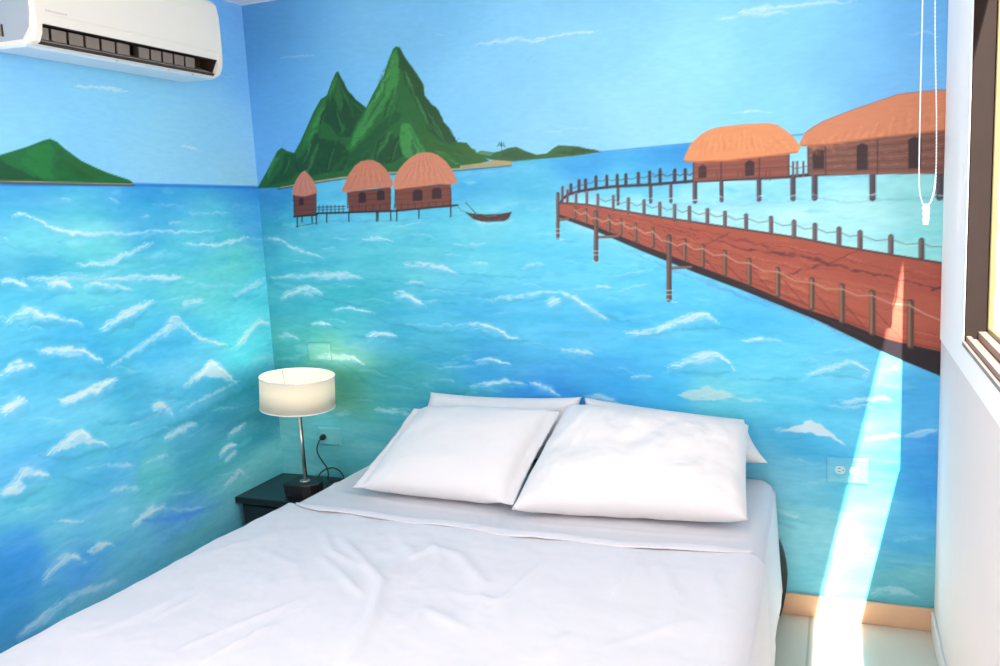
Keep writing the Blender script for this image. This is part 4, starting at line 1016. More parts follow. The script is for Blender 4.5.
('s',(134,58,48),4.1,0.5,[1707,1386,1730,1378,1754,1370,1777,1361,1801,1353,1824,1345,1847,1336],1),
('s',(134,58,48),7.2,0.46,[2375,1266,2386,1262,2398,1258,2409,1254,2421,1250,2432,1246,2443,1242],1),
('s',(134,58,48),3.7,0.26,[2141,1177,2164,1167,2187,1157,2209,1147,2232,1136,2254,1125,2277,1114],1),
('s',(206,118,92),2.8,0.48,[2038,1268,2068,1258,2097,1249,2126,1239,2155,1230,2184,1220,2212,1211],1),
('s',(216,140,118),3.5,0.32,[2487,1270,2516,1262,2546,1255,2575,1248,2604,1240,2633,1233,2662,1226],1),
('s',(206,118,92),5.2,0.31,[1730,1351,1757,1341,1783,1331,1808,1322,1834,1312,1860,1303,1885,1294],1),
('s',(134,58,48),4.7,0.37,[1699,1425,1720,1419,1741,1413,1762,1407,1783,1401,1803,1395,1824,1388],1),
('s',(216,140,118),3.0,0.46,[1600,1480,1614,1477,1628,1473,1643,1469,1657,1465,1671,1461,1685,1458],1),
('s',(190,98,76),6.0,0.38,[2355,1222,2386,1213,2417,1204,2447,1195,2478,1187,2508,1180,2538,1174],1),
('s',(150,70,58),6.1,0.48,[2559,1036,2577,1030,2595,1024,2613,1018,2631,1012,2649,1007,2667,1001],1),
('s',(112,48,46),3.1,0.52,[1649,1466,1660,1464,1671,1461,1682,1459,1692,1457,1703,1455,1714,1452],1),
('s',(190,98,76),4.5,0.53,[1545,1492,1564,1487,1582,1482,1600,1478,1618,1473,1636,1468,1654,1464],1),
('s',(206,118,92),2.0,0.42,[1704,1390,1714,1386,1725,1382,1735,1379,1745,1375,1755,1371,1765,1368],1),
('s',(206,118,92),6.0,0.34,[1639,1425,1646,1423,1654,1421,1661,1418,1668,1416,1675,1414,1682,1412],1),
('s',(206,118,92),8.2,0.52,[2096,1210,2122,1200,2148,1190,2174,1179,2199,1169,2225,1158,2250,1147],1),
('s',(150,70,58),3.1,0.35,[2308,1150,2340,1138,2372,1126,2403,1115,2435,1104,2466,1092,2497,1084],1),
('s',(134,58,48),2.9,0.48,[1801,1362,1829,1352,1857,1342,1885,1333,1913,1323,1941,1314,1968,1304],1),
('s',(206,118,92),2.5,0.53,[1432,1510,1437,1509,1442,1508,1447,1508,1452,1507,1457,1506,1462,1505],1),
('s',(190,98,76),6.4,0.4,[2219,1176,2242,1167,2264,1158,2287,1148,2310,1139,2332,1130,2354,1121],1),
('s',(206,118,92),2.3,0.3,[1796,1391,1811,1386,1827,1381,1843,1376,1858,1372,1874,1367,1890,1362],1),
('s',(190,98,76),4.8,0.37,[1660,1412,1670,1408,1680,1404,1690,1401,1700,1397,1710,1393,1720,1389],1),
('s',(134,58,48),5.4,0.26,[2059,1352,2070,1350,2080,1347,2090,1345,2100,1343,2111,1340,2121,1338],1),
('s',(134,58,48),3.6,0.26,[1524,1450,1534,1446,1544,1442,1554,1438,1563,1434,1573,1430,1583,1425],1),
('s',(190,98,76),4.9,0.36,[1773,1399,1795,1392,1817,1386,1838,1379,1860,1372,1882,1365,1903,1358],1),
('s',(150,70,58),4.0,0.38,[1370,1506,1384,1503,1398,1500,1412,1497,1426,1494,1440,1490,1454,1487],1),
('s',(206,118,92),5.5,0.41,[1520,1461,1530,1458,1540,1454,1550,1451,1560,1448,1569,1444,1579,1441],1),
('s',(216,140,118),4.5,0.36,[1609,1427,1626,1422,1643,1416,1660,1411,1676,1405,1693,1400,1710,1395],1),
('s',(190,98,76),3.2,0.38,[1675,1402,1693,1396,1710,1391,1727,1385,1744,1380,1762,1374,1779,1369],1),
('s',(134,58,48),5.9,0.45,[1784,1426,1804,1420,1824,1415,1844,1409,1864,1404,1884,1399,1904,1393],1),
('s',(216,140,118),3.4,0.42,[2103,1268,2120,1263,2137,1258,2154,1254,2171,1249,2188,1244,2205,1239],1),
('s',(206,118,92),7.0,0.55,[2428,1097,2454,1086,2479,1075,2504,1068,2529,1060,2554,1053,2579,1046],1),
('s',(206,118,92),3.1,0.53,[1558,1445,1576,1439,1594,1432,1612,1426,1629,1420,1647,1414,1664,1408],1),
('s',(190,98,76),4.4,0.27,[2264,1160,2274,1156,2284,1151,2293,1147,2303,1143,2313,1138,2322,1134],1),
('s',(112,48,46),5.1,0.48,[1986,1372,2015,1365,2045,1357,2073,1349,2102,1341,2131,1333,2159,1326],1),
('s',(206,118,92),3.5,0.51,[1448,1460,1454,1458,1461,1456,1468,1454,1474,1452,1481,1450,1487,1448],1),
('s',(206,118,92),8.2,0.26,[2418,1204,2429,1200,2440,1196,2451,1191,2463,1187,2474,1182,2485,1179],1),
('s',(190,98,76),5.7,0.53,[1634,1459,1652,1454,1671,1450,1689,1445,1707,1441,1726,1437,1744,1433],1),
('s',(134,58,48),6.9,0.27,[2583,1280,2593,1278,2603,1275,2613,1273,2623,1270,2633,1268,2642,1266],1),
('s',(190,98,76),5.4,0.46,[2044,1366,2061,1362,2077,1358,2093,1353,2109,1349,2126,1345,2142,1341],1),
('s',(206,118,92),3.5,0.4,[1452,1509,1464,1507,1475,1504,1486,1501,1498,1498,1509,1495,1520,1492],1),
('s',(216,140,118),3.1,0.54,[2212,1235,2224,1231,2236,1226,2248,1221,2260,1217,2272,1212,2284,1207],1),
('s',(112,48,46),4.2,0.54,[1577,1443,1596,1436,1615,1430,1634,1423,1653,1416,1672,1409,1691,1403],1),
('s',(216,140,118),5.7,0.55,[1571,1453,1583,1449,1595,1445,1606,1442,1618,1438,1629,1434,1641,1430],1),
('s',(190,98,76),5.9,0.42,[2112,1273,2121,1270,2129,1268,2137,1266,2146,1263,2154,1261,2162,1259],1),
('s',(190,98,76),4.4,0.34,[2134,1189,2161,1178,2188,1168,2216,1157,2243,1146,2270,1134,2297,1122],1),
('s',(134,58,48),6.1,0.3,[1786,1384,1796,1380,1807,1378,1818,1374,1828,1371,1839,1368,1850,1365],1),
('s',(150,70,58),2.3,0.28,[1496,1445,1504,1441,1512,1437,1521,1434,1529,1430,1538,1426,1546,1422],1),
('s',(206,118,92),8.1,0.3,[2579,1280,2590,1277,2601,1274,2611,1270,2622,1267,2633,1263,2643,1260],1),
('s',(112,48,46),6.2,0.47,[2498,1123,2520,1118,2542,1114,2564,1109,2586,1104,2607,1099,2629,1094],1),
('s',(206,118,92),3.9,0.37,[1752,1355,1760,1352,1768,1350,1776,1347,1783,1344,1791,1342,1799,1339],1),
('s',(190,98,76),3.2,0.35,[1588,1485,1606,1480,1623,1476,1641,1471,1658,1466,1676,1462,1693,1457],1),
('s',(112,48,46),5.7,0.53,[2232,1277,2241,1274,2249,1271,2257,1268,2265,1266,2273,1263,2281,1260],1),
('s',(206,118,92),5.0,0.48,[1933,1355,1958,1348,1983,1341,2007,1335,2032,1328,2056,1321,2081,1314],1),
('s',(112,48,46),4.5,0.52,[1490,1502,1497,1500,1503,1498,1509,1496,1515,1495,1522,1493,1528,1491],1),
('s',(112,48,46),5.5,0.49,[1786,1329,1808,1320,1828,1312,1849,1303,1870,1294,1891,1286,1912,1278],1),
('s',(206,118,92),4.2,0.47,[1817,1371,1832,1366,1847,1361,1861,1356,1876,1351,1891,1346,1905,1342],1),
('s',(112,48,46),5.3,0.26,[2456,1142,2484,1133,2512,1127,2540,1121,2568,1114,2596,1108,2623,1102],1),
('s',(190,98,76),8.3,0.32,[2455,1129,2485,1118,2515,1111,2545,1103,2574,1095,2604,1088,2633,1080],1),
('s',(216,140,118),3.1,0.51,[2037,1318,2069,1308,2101,1298,2132,1288,2164,1278,2195,1268,2226,1257],1),
('s',(112,48,46),4.1,0.31,[1378,1489,1392,1485,1406,1481,1420,1477,1434,1472,1448,1468,1462,1464],1),
('s',(216,140,118),6.7,0.4,[1807,1369,1817,1366,1826,1362,1836,1358,1846,1355,1855,1351,1865,1347],1),
('s',(112,48,46),4.6,0.4,[2136,1279,2147,1275,2159,1271,2170,1267,2182,1263,2193,1258,2205,1254],1),
('s',(150,70,58),5.7,0.43,[2318,1123,2351,1108,2384,1094,2417,1080,2450,1066,2482,1052,2514,1044],1),
('s',(206,118,92),6.9,0.42,[2246,1234,2281,1222,2316,1210,2350,1199,2384,1188,2418,1177,2452,1166],1),
('s',(134,58,48),4.9,0.5,[1545,1480,1550,1478,1555,1477,1560,1476,1564,1475,1569,1474,1574,1473],1),
('s',(206,118,92),3.1,0.47,[2106,1372,2121,1370,2136,1367,2151,1364,2166,1361,2181,1359,2196,1356],1),
('s',(216,140,118),2.7,0.25,[1690,1406,1706,1401,1721,1396,1736,1391,1752,1386,1767,1382,1782,1376],1),
('s',(206,118,92),3.2,0.33,[1627,1459,1647,1453,1668,1447,1688,1442,1709,1437,1729,1432,1749,1427],1),
('s',(112,44,42),3.5,0.5,[1421,1511,1538,1487,1653,1457,1765,1430,1874,1405,1981,1381,2085,1356,2186,1331,2286,1306,2383,1282,2478,1258,2571,1238,2662,1218],1),
('s',(112,44,42),3.5,0.5,[1420,1502,1538,1473,1652,1440,1764,1409,1874,1380,1980,1352,2085,1325,2186,1296,2286,1268,2383,1240,2479,1213,2572,1192,2663,1171],1),
('s',(112,44,42),3.5,0.5,[1420,1493,1538,1460,1652,1423,1764,1388,1873,1355,1980,1324,2084,1293,2186,1262,2286,1229,2384,1198,2479,1168,2573,1146,2664,1124],1),
('s',(112,44,42),3.5,0.5,[1420,1483,1537,1447,1652,1405,1764,1367,1873,1330,1980,1295,2084,1261,2186,1227,2286,1190,2384,1155,2480,1122,2574,1099,2665,1077],1),
('s',(112,44,42),3.5,0.5,[1419,1474,1537,1433,1651,1388,1763,1346,1872,1305,1979,1267,2084,1229,2186,1192,2286,1152,2385,1112,2481,1076,2574,1053,2666,1030],1),
('p',(176,84,70),13.1,0.45,[1879,1398,2083,1349,2278,1299,2466,1250,2662,1206,2663,1148,2466,1194,2279,1251,2083,1309,1878,1366]),
('p',(196,106,84),16.6,0.3,[2083,1309,2279,1251,2466,1194,2663,1148,2666,1036,2468,1086,2279,1159,2082,1234]),
('s',(84,44,48),8.8,0.75,[1892,1386,2016,1340,2116,1324,2214,1308,2310,1276,2404,1252,2496,1231,2586,1204,2650,1186],1),
('s',(92,46,48),7.5,0.65,[2156,1229,2234,1261,2310,1285,2413,1322],1),
('s',(96,48,44),7.0,0.6,[1891,1349,1946,1377,1990,1401],1),
('s',(110,46,40),6.4,0.6,[1660,1453,1717,1436,1791,1410,1883,1388],1),
('s',(100,44,40),8.3,0.6,[2078,1354,2130,1324,2214,1298],1),
('s',(80,44,48),8.5,0.7,[2622,1184,2650,1194,2674,1208],0),
('s',(110,50,44),6.0,0.5,[2414,1197,2479,1176,2552,1155],1),
('s',(100,46,44),5.2,0.5,[2076,1222,2136,1230,2195,1252],1),
('s',(96,46,44),4.1,0.55,[1411,1482,1438,1458],0),
('s',(96,46,44),4.0,0.55,[1483,1462,1514,1430],0),
('s',(96,46,44),4.0,0.55,[1543,1439,1578,1402],0),
('s',(96,46,44),4.0,0.55,[1623,1409,1662,1366],0),
('s',(96,46,44),4.0,0.55,[1709,1378,1753,1328],0),
('s',(96,46,44),3.9,0.55,[1794,1348,1842,1292],0),
('s',(96,46,44),3.9,0.55,[1883,1317,1936,1255],0),
('s',(96,46,44),3.9,0.55,[1964,1290,2022,1221],0),
('s',(96,46,44),3.9,0.55,[2060,1257,2122,1182],0),
('s',(96,46,44),3.8,0.55,[2163,1222,2231,1138],0),
('s',(96,46,44),3.8,0.55,[2258,1187,2330,1093],0),
('s',(96,46,44),3.8,0.55,[2348,1152,2425,1053],0),
('s',(96,46,44),3.7,0.55,[2456,1113,2539,1015],0),
('s',(70,40,44),6.2,0.85,[1361,1528,1467,1517,1680,1471,1865,1435,2043,1401,2214,1368,2357,1333,2522,1298,2673,1267],0),
('p',(40,30,36),2.7,1,[1354,1487,1484,1441,1677,1358,1863,1282,2042,1210,2214,1130,2340,1085,2481,1024,2554,1004,2679,974,2682,885,2655,897,2500,965,2263,1087,2014,1194,1862,1255,1676,1335,1483,1424,1354,1475]),
('s',(126,58,48),5.4,0.8,[2015,1232,2215,1147,2340,1091,2481,1032,2554,1010,2679,982],0),
('s',(70,50,56),3.1,0.6,[2014,1210,2215,1126,2359,1059,2481,1005],0),
('s',(110,120,180),6.5,0.4,[1580,1361,1723,1290,1862,1236,2041,1154],1),
('s',(120,130,190),9.0,0.5,[2014,1186,2136,1137,2263,1079,2407,1008],1),
('s',(70,120,190),14.2,0.3,[1880,1240,2006,1173,2129,1126],1),
('s',(86,72,76),10.3,1,[1468,1564,1467,1517],0),
('s',(140,116,108),4.6,0.6,[1466,1563,1464,1519],0),
('s',(130,112,108),2.9,0.8,[1463,1564,1474,1564],0),
('s',(86,72,76),10.1,1,[1427,1560,1425,1523],0),
('s',(140,116,108),4.5,0.6,[1424,1558,1423,1525],0),
('s',(130,112,108),2.9,0.8,[1421,1560,1432,1560],0),
('s',(86,72,76),10.5,1,[1510,1550,1508,1506],0),
('s',(140,116,108),4.8,0.6,[1507,1548,1506,1508],0),
('s',(130,112,108),2.9,0.8,[1504,1550,1515,1550],0),
('s',(86,72,76),10.9,1,[1568,1542,1566,1492],0),
('s',(140,116,108),4.9,0.6,[1566,1540,1564,1494],0),
('s',(130,112,108),2.9,0.8,[1562,1542,1574,1542],0),
('s',(86,72,76),11.2,1,[1624,1530,1622,1480],0),
('s',(140,116,108),5.0,0.6,[1621,1528,1620,1482],0),
('s',(130,112,108),2.9,0.8,[1618,1530,1630,1529],0),
('s',(86,72,76),11.5,1,[1681,1520,1680,1471],0),
('s',(140,116,108),5.2,0.6,[1678,1518,1677,1473],0),
('s',(130,112,108),2.9,0.8,[1675,1520,1687,1520],0),
('s',(86,72,76),11.9,1,[1738,1508,1737,1460],0),
('s',(140,116,108),5.3,0.6,[1736,1506,1735,1461],0),
('s',(130,112,108),2.9,0.8,[1732,1508,1744,1508],0),
('s',(86,72,76),12.2,1,[1791,1498,1790,1447],0),
('s',(140,116,108),5.5,0.6,[1788,1496,1788,1449],0),
('s',(130,112,108),2.8,0.8,[1785,1498,1797,1498],0),
('s',(86,72,76),12.5,1,[1843,1489,1842,1439],0),
('s',(140,116,108),5.6,0.6,[1841,1488,1840,1441],0),
('s',(130,112,108),2.8,0.8,[1837,1490,1850,1489],0),
('s',(86,72,76),12.9,1,[1906,1477,1905,1429],0),
('s',(140,116,108),5.8,0.6,[1903,1475,1902,1431],0),
('s',(130,112,108),2.8,0.8,[1899,1477,1912,1476],0),
('s',(86,72,76),13.3,1,[1966,1465,1965,1416],0),
('s',(140,116,108),6.0,0.6,[1963,1464,1962,1418],0),
('s',(130,112,108),2.8,0.8,[1959,1466,1972,1465],0),
('s',(86,72,76),13.6,1,[2037,1452,2037,1403],0),
('s',(140,116,108),6.2,0.6,[2034,1450,2034,1405],0),
('s',(130,112,108),2.8,0.8,[2030,1452,2044,1452],0),
('s',(86,72,76),14.2,1,[2120,1440,2120,1388],0),
('s',(140,116,108),6.4,0.6,[2117,1438,2117,1390],0),
('s',(130,112,108),2.7,0.8,[2113,1440,2127,1439],0),
('s',(86,72,76),14.7,1,[2195,1424,2195,1372],0),
('s',(140,116,108),6.6,0.6,[2192,1422,2192,1374],0),
('s',(130,112,108),2.7,0.8,[2188,1424,2202,1424],0),
('s',(86,72,76),15.0,1,[2262,1410,2262,1359],0),
('s',(140,116,108),6.7,0.6,[2259,1408,2259,1361],0),
('s',(130,112,108),2.7,0.8,[2255,1410,2269,1410],0),
('s',(86,72,76),15.5,1,[2338,1394,2338,1341],0),
('s',(140,116,108),7.0,0.6,[2335,1392,2335,1342],0),
('s',(130,112,108),2.7,0.8,[2331,1394,2345,1393],0),
('s',(86,72,76),15.8,1,[2403,1380,2404,1328],0),
('s',(140,116,108),7.1,0.6,[2400,1378,2400,1330],0),
('s',(130,112,108),2.7,0.8,[2396,1380,2410,1380],0),
('s',(86,72,76),16.5,1,[2497,1362,2498,1310],0),
('s',(140,116,108),7.4,0.6,[2494,1361,2495,1312],0),
('s',(130,112,108),2.6,0.8,[2490,1363,2505,1362],0),
('s',(86,72,76),17.1,1,[2588,1347,2589,1291],0),
('s',(140,116,108),7.7,0.6,[2585,1345,2586,1293],0),
('s',(130,112,108),2.6,0.8,[2580,1347,2596,1346],0),
('s',(110,112,118),2.9,0.9,[1509,1541,1538,1524,1568,1533],0),
('s',(110,112,118),2.9,0.9,[1568,1533,1595,1514,1624,1521],0),
('s',(110,112,118),2.9,0.9,[1624,1521,1652,1503,1681,1511],0),
('s',(110,112,118),2.9,0.9,[1681,1511,1709,1493,1738,1499],0),
('s',(110,112,118),2.8,0.9,[1738,1499,1764,1482,1791,1489],0),
('s',(110,112,118),2.8,0.9,[1791,1489,1817,1472,1843,1480],0),
('s',(110,112,118),2.8,0.9,[1843,1480,1874,1462,1906,1468],0),
('s',(110,112,118),2.8,0.9,[1906,1468,1936,1450,1966,1457],0),
('s',(110,112,118),2.8,0.9,[1966,1457,2001,1438,2037,1443],0),
('s',(110,112,118),2.8,0.9,[2037,1443,2079,1425,2120,1431],0),
('s',(110,112,118),2.7,0.9,[2120,1431,2158,1411,2195,1416],0),
('s',(110,112,118),2.7,0.9,[2195,1416,2229,1397,2262,1401],0),
('s',(110,112,118),2.7,0.9,[2262,1401,2300,1382,2338,1385],0),
('s',(110,112,118),2.7,0.9,[2338,1385,2371,1367,2403,1371],0),
('s',(110,112,118),2.6,0.9,[2403,1371,2451,1351,2497,1354],0),
('s',(110,112,118),2.6,0.9,[2497,1354,2543,1335,2588,1339],0),
('s',(110,112,118),2.6,0.9,[2588,1339,2619,1325,2662,1325],0),
('s',(96,74,70),9.6,1,[1498,1395,1581,1395],0),
('s',(150,122,104),4.0,0.8,[1498,1397,1581,1397],0),
('s',(96,74,70),9.4,1,[1767,1274,1845,1276],0),
('s',(150,122,104),4.0,0.8,[1767,1276,1845,1277],0),
('s',(96,74,70),9.7,1,[1352,1465,1392,1466],0),
('s',(150,122,104),4.1,0.8,[1352,1467,1392,1468],0),
('s',(78,58,60),13.6,1,[1356,1562,1349,1398],0),
('s',(146,108,88),6.1,0.6,[1353,1560,1346,1400],0),
('s',(206,214,214),3.8,0.7,[1341,1417,1359,1415],0),
('s',(206,214,214),3.8,0.7,[1342,1432,1360,1430],0),
('f',(222,238,246),4.5,0.6,[1333,1394,1381,1389],1),
('s',(70,140,180),6.0,0.3,[1361,1390,1427,1376],1),
('s',(78,58,60),17.1,1,[1501,1485,1495,1311],0),
('s',(146,108,88),7.7,0.6,[1497,1484,1491,1312],0),
('s',(206,214,214),3.7,0.7,[1484,1330,1506,1328],0),
('s',(206,214,214),3.7,0.7,[1485,1344,1506,1343],0),
('f',(222,238,246),4.5,0.6,[1479,1307,1525,1302],1),
('s',(70,140,180),6.0,0.3,[1506,1303,1570,1290],1),
('s',(78,58,60),19.1,1,[1769,1387,1764,1160],0),
('s',(146,108,88),8.6,0.6,[1765,1385,1760,1162],0),
('s',(206,214,214),3.7,0.7,[1753,1178,1776,1177],0),
('s',(206,214,214),3.7,0.7,[1754,1193,1776,1192],0),
('f',(222,238,246),4.4,0.6,[1750,1156,1793,1152],1),
('s',(70,140,180),5.8,0.3,[1775,1152,1836,1141],1),
('s',(88,62,54),10.3,1,[1421,1510,1419,1470],0),
('s',(178,132,100),4.6,0.6,[1418,1509,1417,1472],0),
('s',(88,62,54),10.6,1,[1463,1499,1461,1451],0),
('s',(178,132,100),4.8,0.6,[1460,1497,1459,1453],0),
('s',(88,62,54),11.4,1,[1550,1470,1548,1415],0),
('s',(178,132,100),5.1,0.6,[1547,1468,1545,1416],0),
('s',(88,62,54),11.7,1,[1594,1456,1592,1400],0),
('s',(178,132,100),5.3,0.6,[1592,1454,1590,1402],0),
('s',(88,62,54),12.2,1,[1648,1436,1647,1378],0),
('s',(178,132,100),5.5,0.6,[1646,1434,1644,1380],0),
('s',(88,62,54),12.8,1,[1711,1418,1710,1354],0),
('s',(178,132,100),5.8,0.6,[1708,1416,1707,1356],0),
('s',(88,62,54),13.9,1,[1825,1374,1823,1303],0),
('s',(178,132,100),6.2,0.6,[1822,1372,1820,1305],0),
('s',(88,62,54),14.4,1,[1888,1351,1887,1279],0),
('s',(178,132,100),6.5,0.6,[1885,1350,1884,1281],0),
('s',(88,62,54),15.1,1,[1964,1328,1963,1246],0),
('s',(178,132,100),6.8,0.6,[1961,1326,1960,1248],0),
('s',(88,62,54),15.8,1,[2047,1297,2047,1212],0),
('s',(178,132,100),7.1,0.6,[2044,1295,2043,1214],0),
('s',(88,62,54),16.7,1,[2142,1263,2142,1171],0),
('s',(178,132,100),7.6,0.6,[2138,1262,2138,1173],0),
('s',(88,62,54),17.8,1,[2253,1224,2253,1126],0),
('s',(178,132,100),7.9,0.6,[2250,1223,2250,1128],0),
('s',(88,62,54),18.7,1,[2349,1201,2350,1082],0),
('s',(178,132,100),8.4,0.6,[2345,1200,2346,1083],0),
('s',(88,62,54),19.5,1,[2443,1178,2445,1041],0),
('s',(178,132,100),8.8,0.6,[2439,1176,2441,1042],0),
('s',(88,62,54),20.6,1,[2559,1145,2562,998],0),
('s',(178,132,100),9.3,0.6,[2555,1144,2558,1000],0),
('s',(196,140,116),4.4,0.95,[1420,1499,1441,1481,1462,1488],0),
('s',(196,140,116),4.4,0.95,[1462,1488,1481,1464,1500,1466],0),
('s',(196,140,116),4.4,0.95,[1500,1466,1524,1450,1549,1459],0),
('s',(196,140,116),4.4,0.95,[1549,1459,1571,1439,1594,1445],0),
('s',(196,140,116),4.4,0.95,[1594,1445,1621,1422,1648,1425],0),
('s',(196,140,116),4.4,0.95,[1648,1425,1679,1403,1711,1407],0),
('s',(196,140,116),4.3,0.95,[1711,1407,1740,1375,1769,1369],0),
('s',(196,140,116),4.3,0.95,[1769,1369,1796,1353,1824,1363],0),
('s',(196,140,116),4.3,0.95,[1824,1363,1856,1339,1888,1341],0),
('s',(196,140,116),4.2,0.95,[1888,1341,1926,1316,1964,1317],0),
('s',(196,140,116),4.2,0.95,[1964,1317,2006,1289,2047,1286],0),
('s',(196,140,116),4.2,0.95,[2047,1286,2095,1257,2142,1253],0),
('s',(196,140,116),4.1,0.95,[2142,1253,2198,1221,2253,1214],0),
('s',(196,140,116),4.1,0.95,[2253,1214,2301,1191,2349,1191],0),
('s',(196,140,116),4.1,0.95,[2349,1191,2396,1168,2443,1168],0),
('s',(196,140,116),4.0,0.95,[2443,1168,2502,1140,2559,1135],0),
('s',(206,160,140),4.0,0.9,[2559,1132,2603,1105,2647,1085,2668,1082],0),
])
LEFT_SKY = knots([(-1151,1980,126,194,240),(-814,1953,134,204,248),(-331,1884,140,206,249),(-70,2226,122,190,236),(-46,2390,120,184,235),(-77,1734,148,210,250),(-1025,1871,130,200,246),(-614,1759,140,206,248),(-1113,1773,132,202,246)])
LEFT_SEA = knots([(-1167,1644,70,160,212),(-1173,1605,92,190,220),(-631,1643,62,158,215),(-640,1586,85,185,220),(-57,1642,58,145,215),(-67,1575,82,178,220),(-884,1482,108,212,216),(-1114,1526,102,205,216),(-394,1456,102,206,222),(-1164,1435,82,182,212),(-904,1348,95,204,216),(-228,1365,112,216,210),(-423,1262,104,212,214),(-1182,1312,84,194,222),(-838,1201,94,204,226),(-57,1178,92,214,226),(-1097,1139,78,188,226),(-667,1064,84,198,236),(-220,986,100,220,232),(-1253,1073,88,192,226),(-879,923,74,184,216),(-1135,883,98,202,230),(-588,895,90,200,230),(-184,784,78,186,210),(-126,615,66,165,186),(-358,697,64,162,190),(-510,676,70,172,200),(-984,808,108,208,226),(-1261,788,86,184,230),(-1275,696,112,208,222),(-921,646,98,192,232),(-733,623,102,204,206),(-405,584,88,184,192),(-122,500,120,212,216),(-300,444,120,206,212),(-1183,563,110,200,226),(-888,561,112,205,226),(-1336,524,70,158,226),(-1085,419,84,170,232),(-1212,370,82,176,216),(-1368,310,56,148,206),(-867,384,98,190,218),(-605,414,95,176,228),(-562,324,102,190,204),(-1377,249,66,156,198),(-1065,267,92,182,206),(-1384,432,64,155,215)])
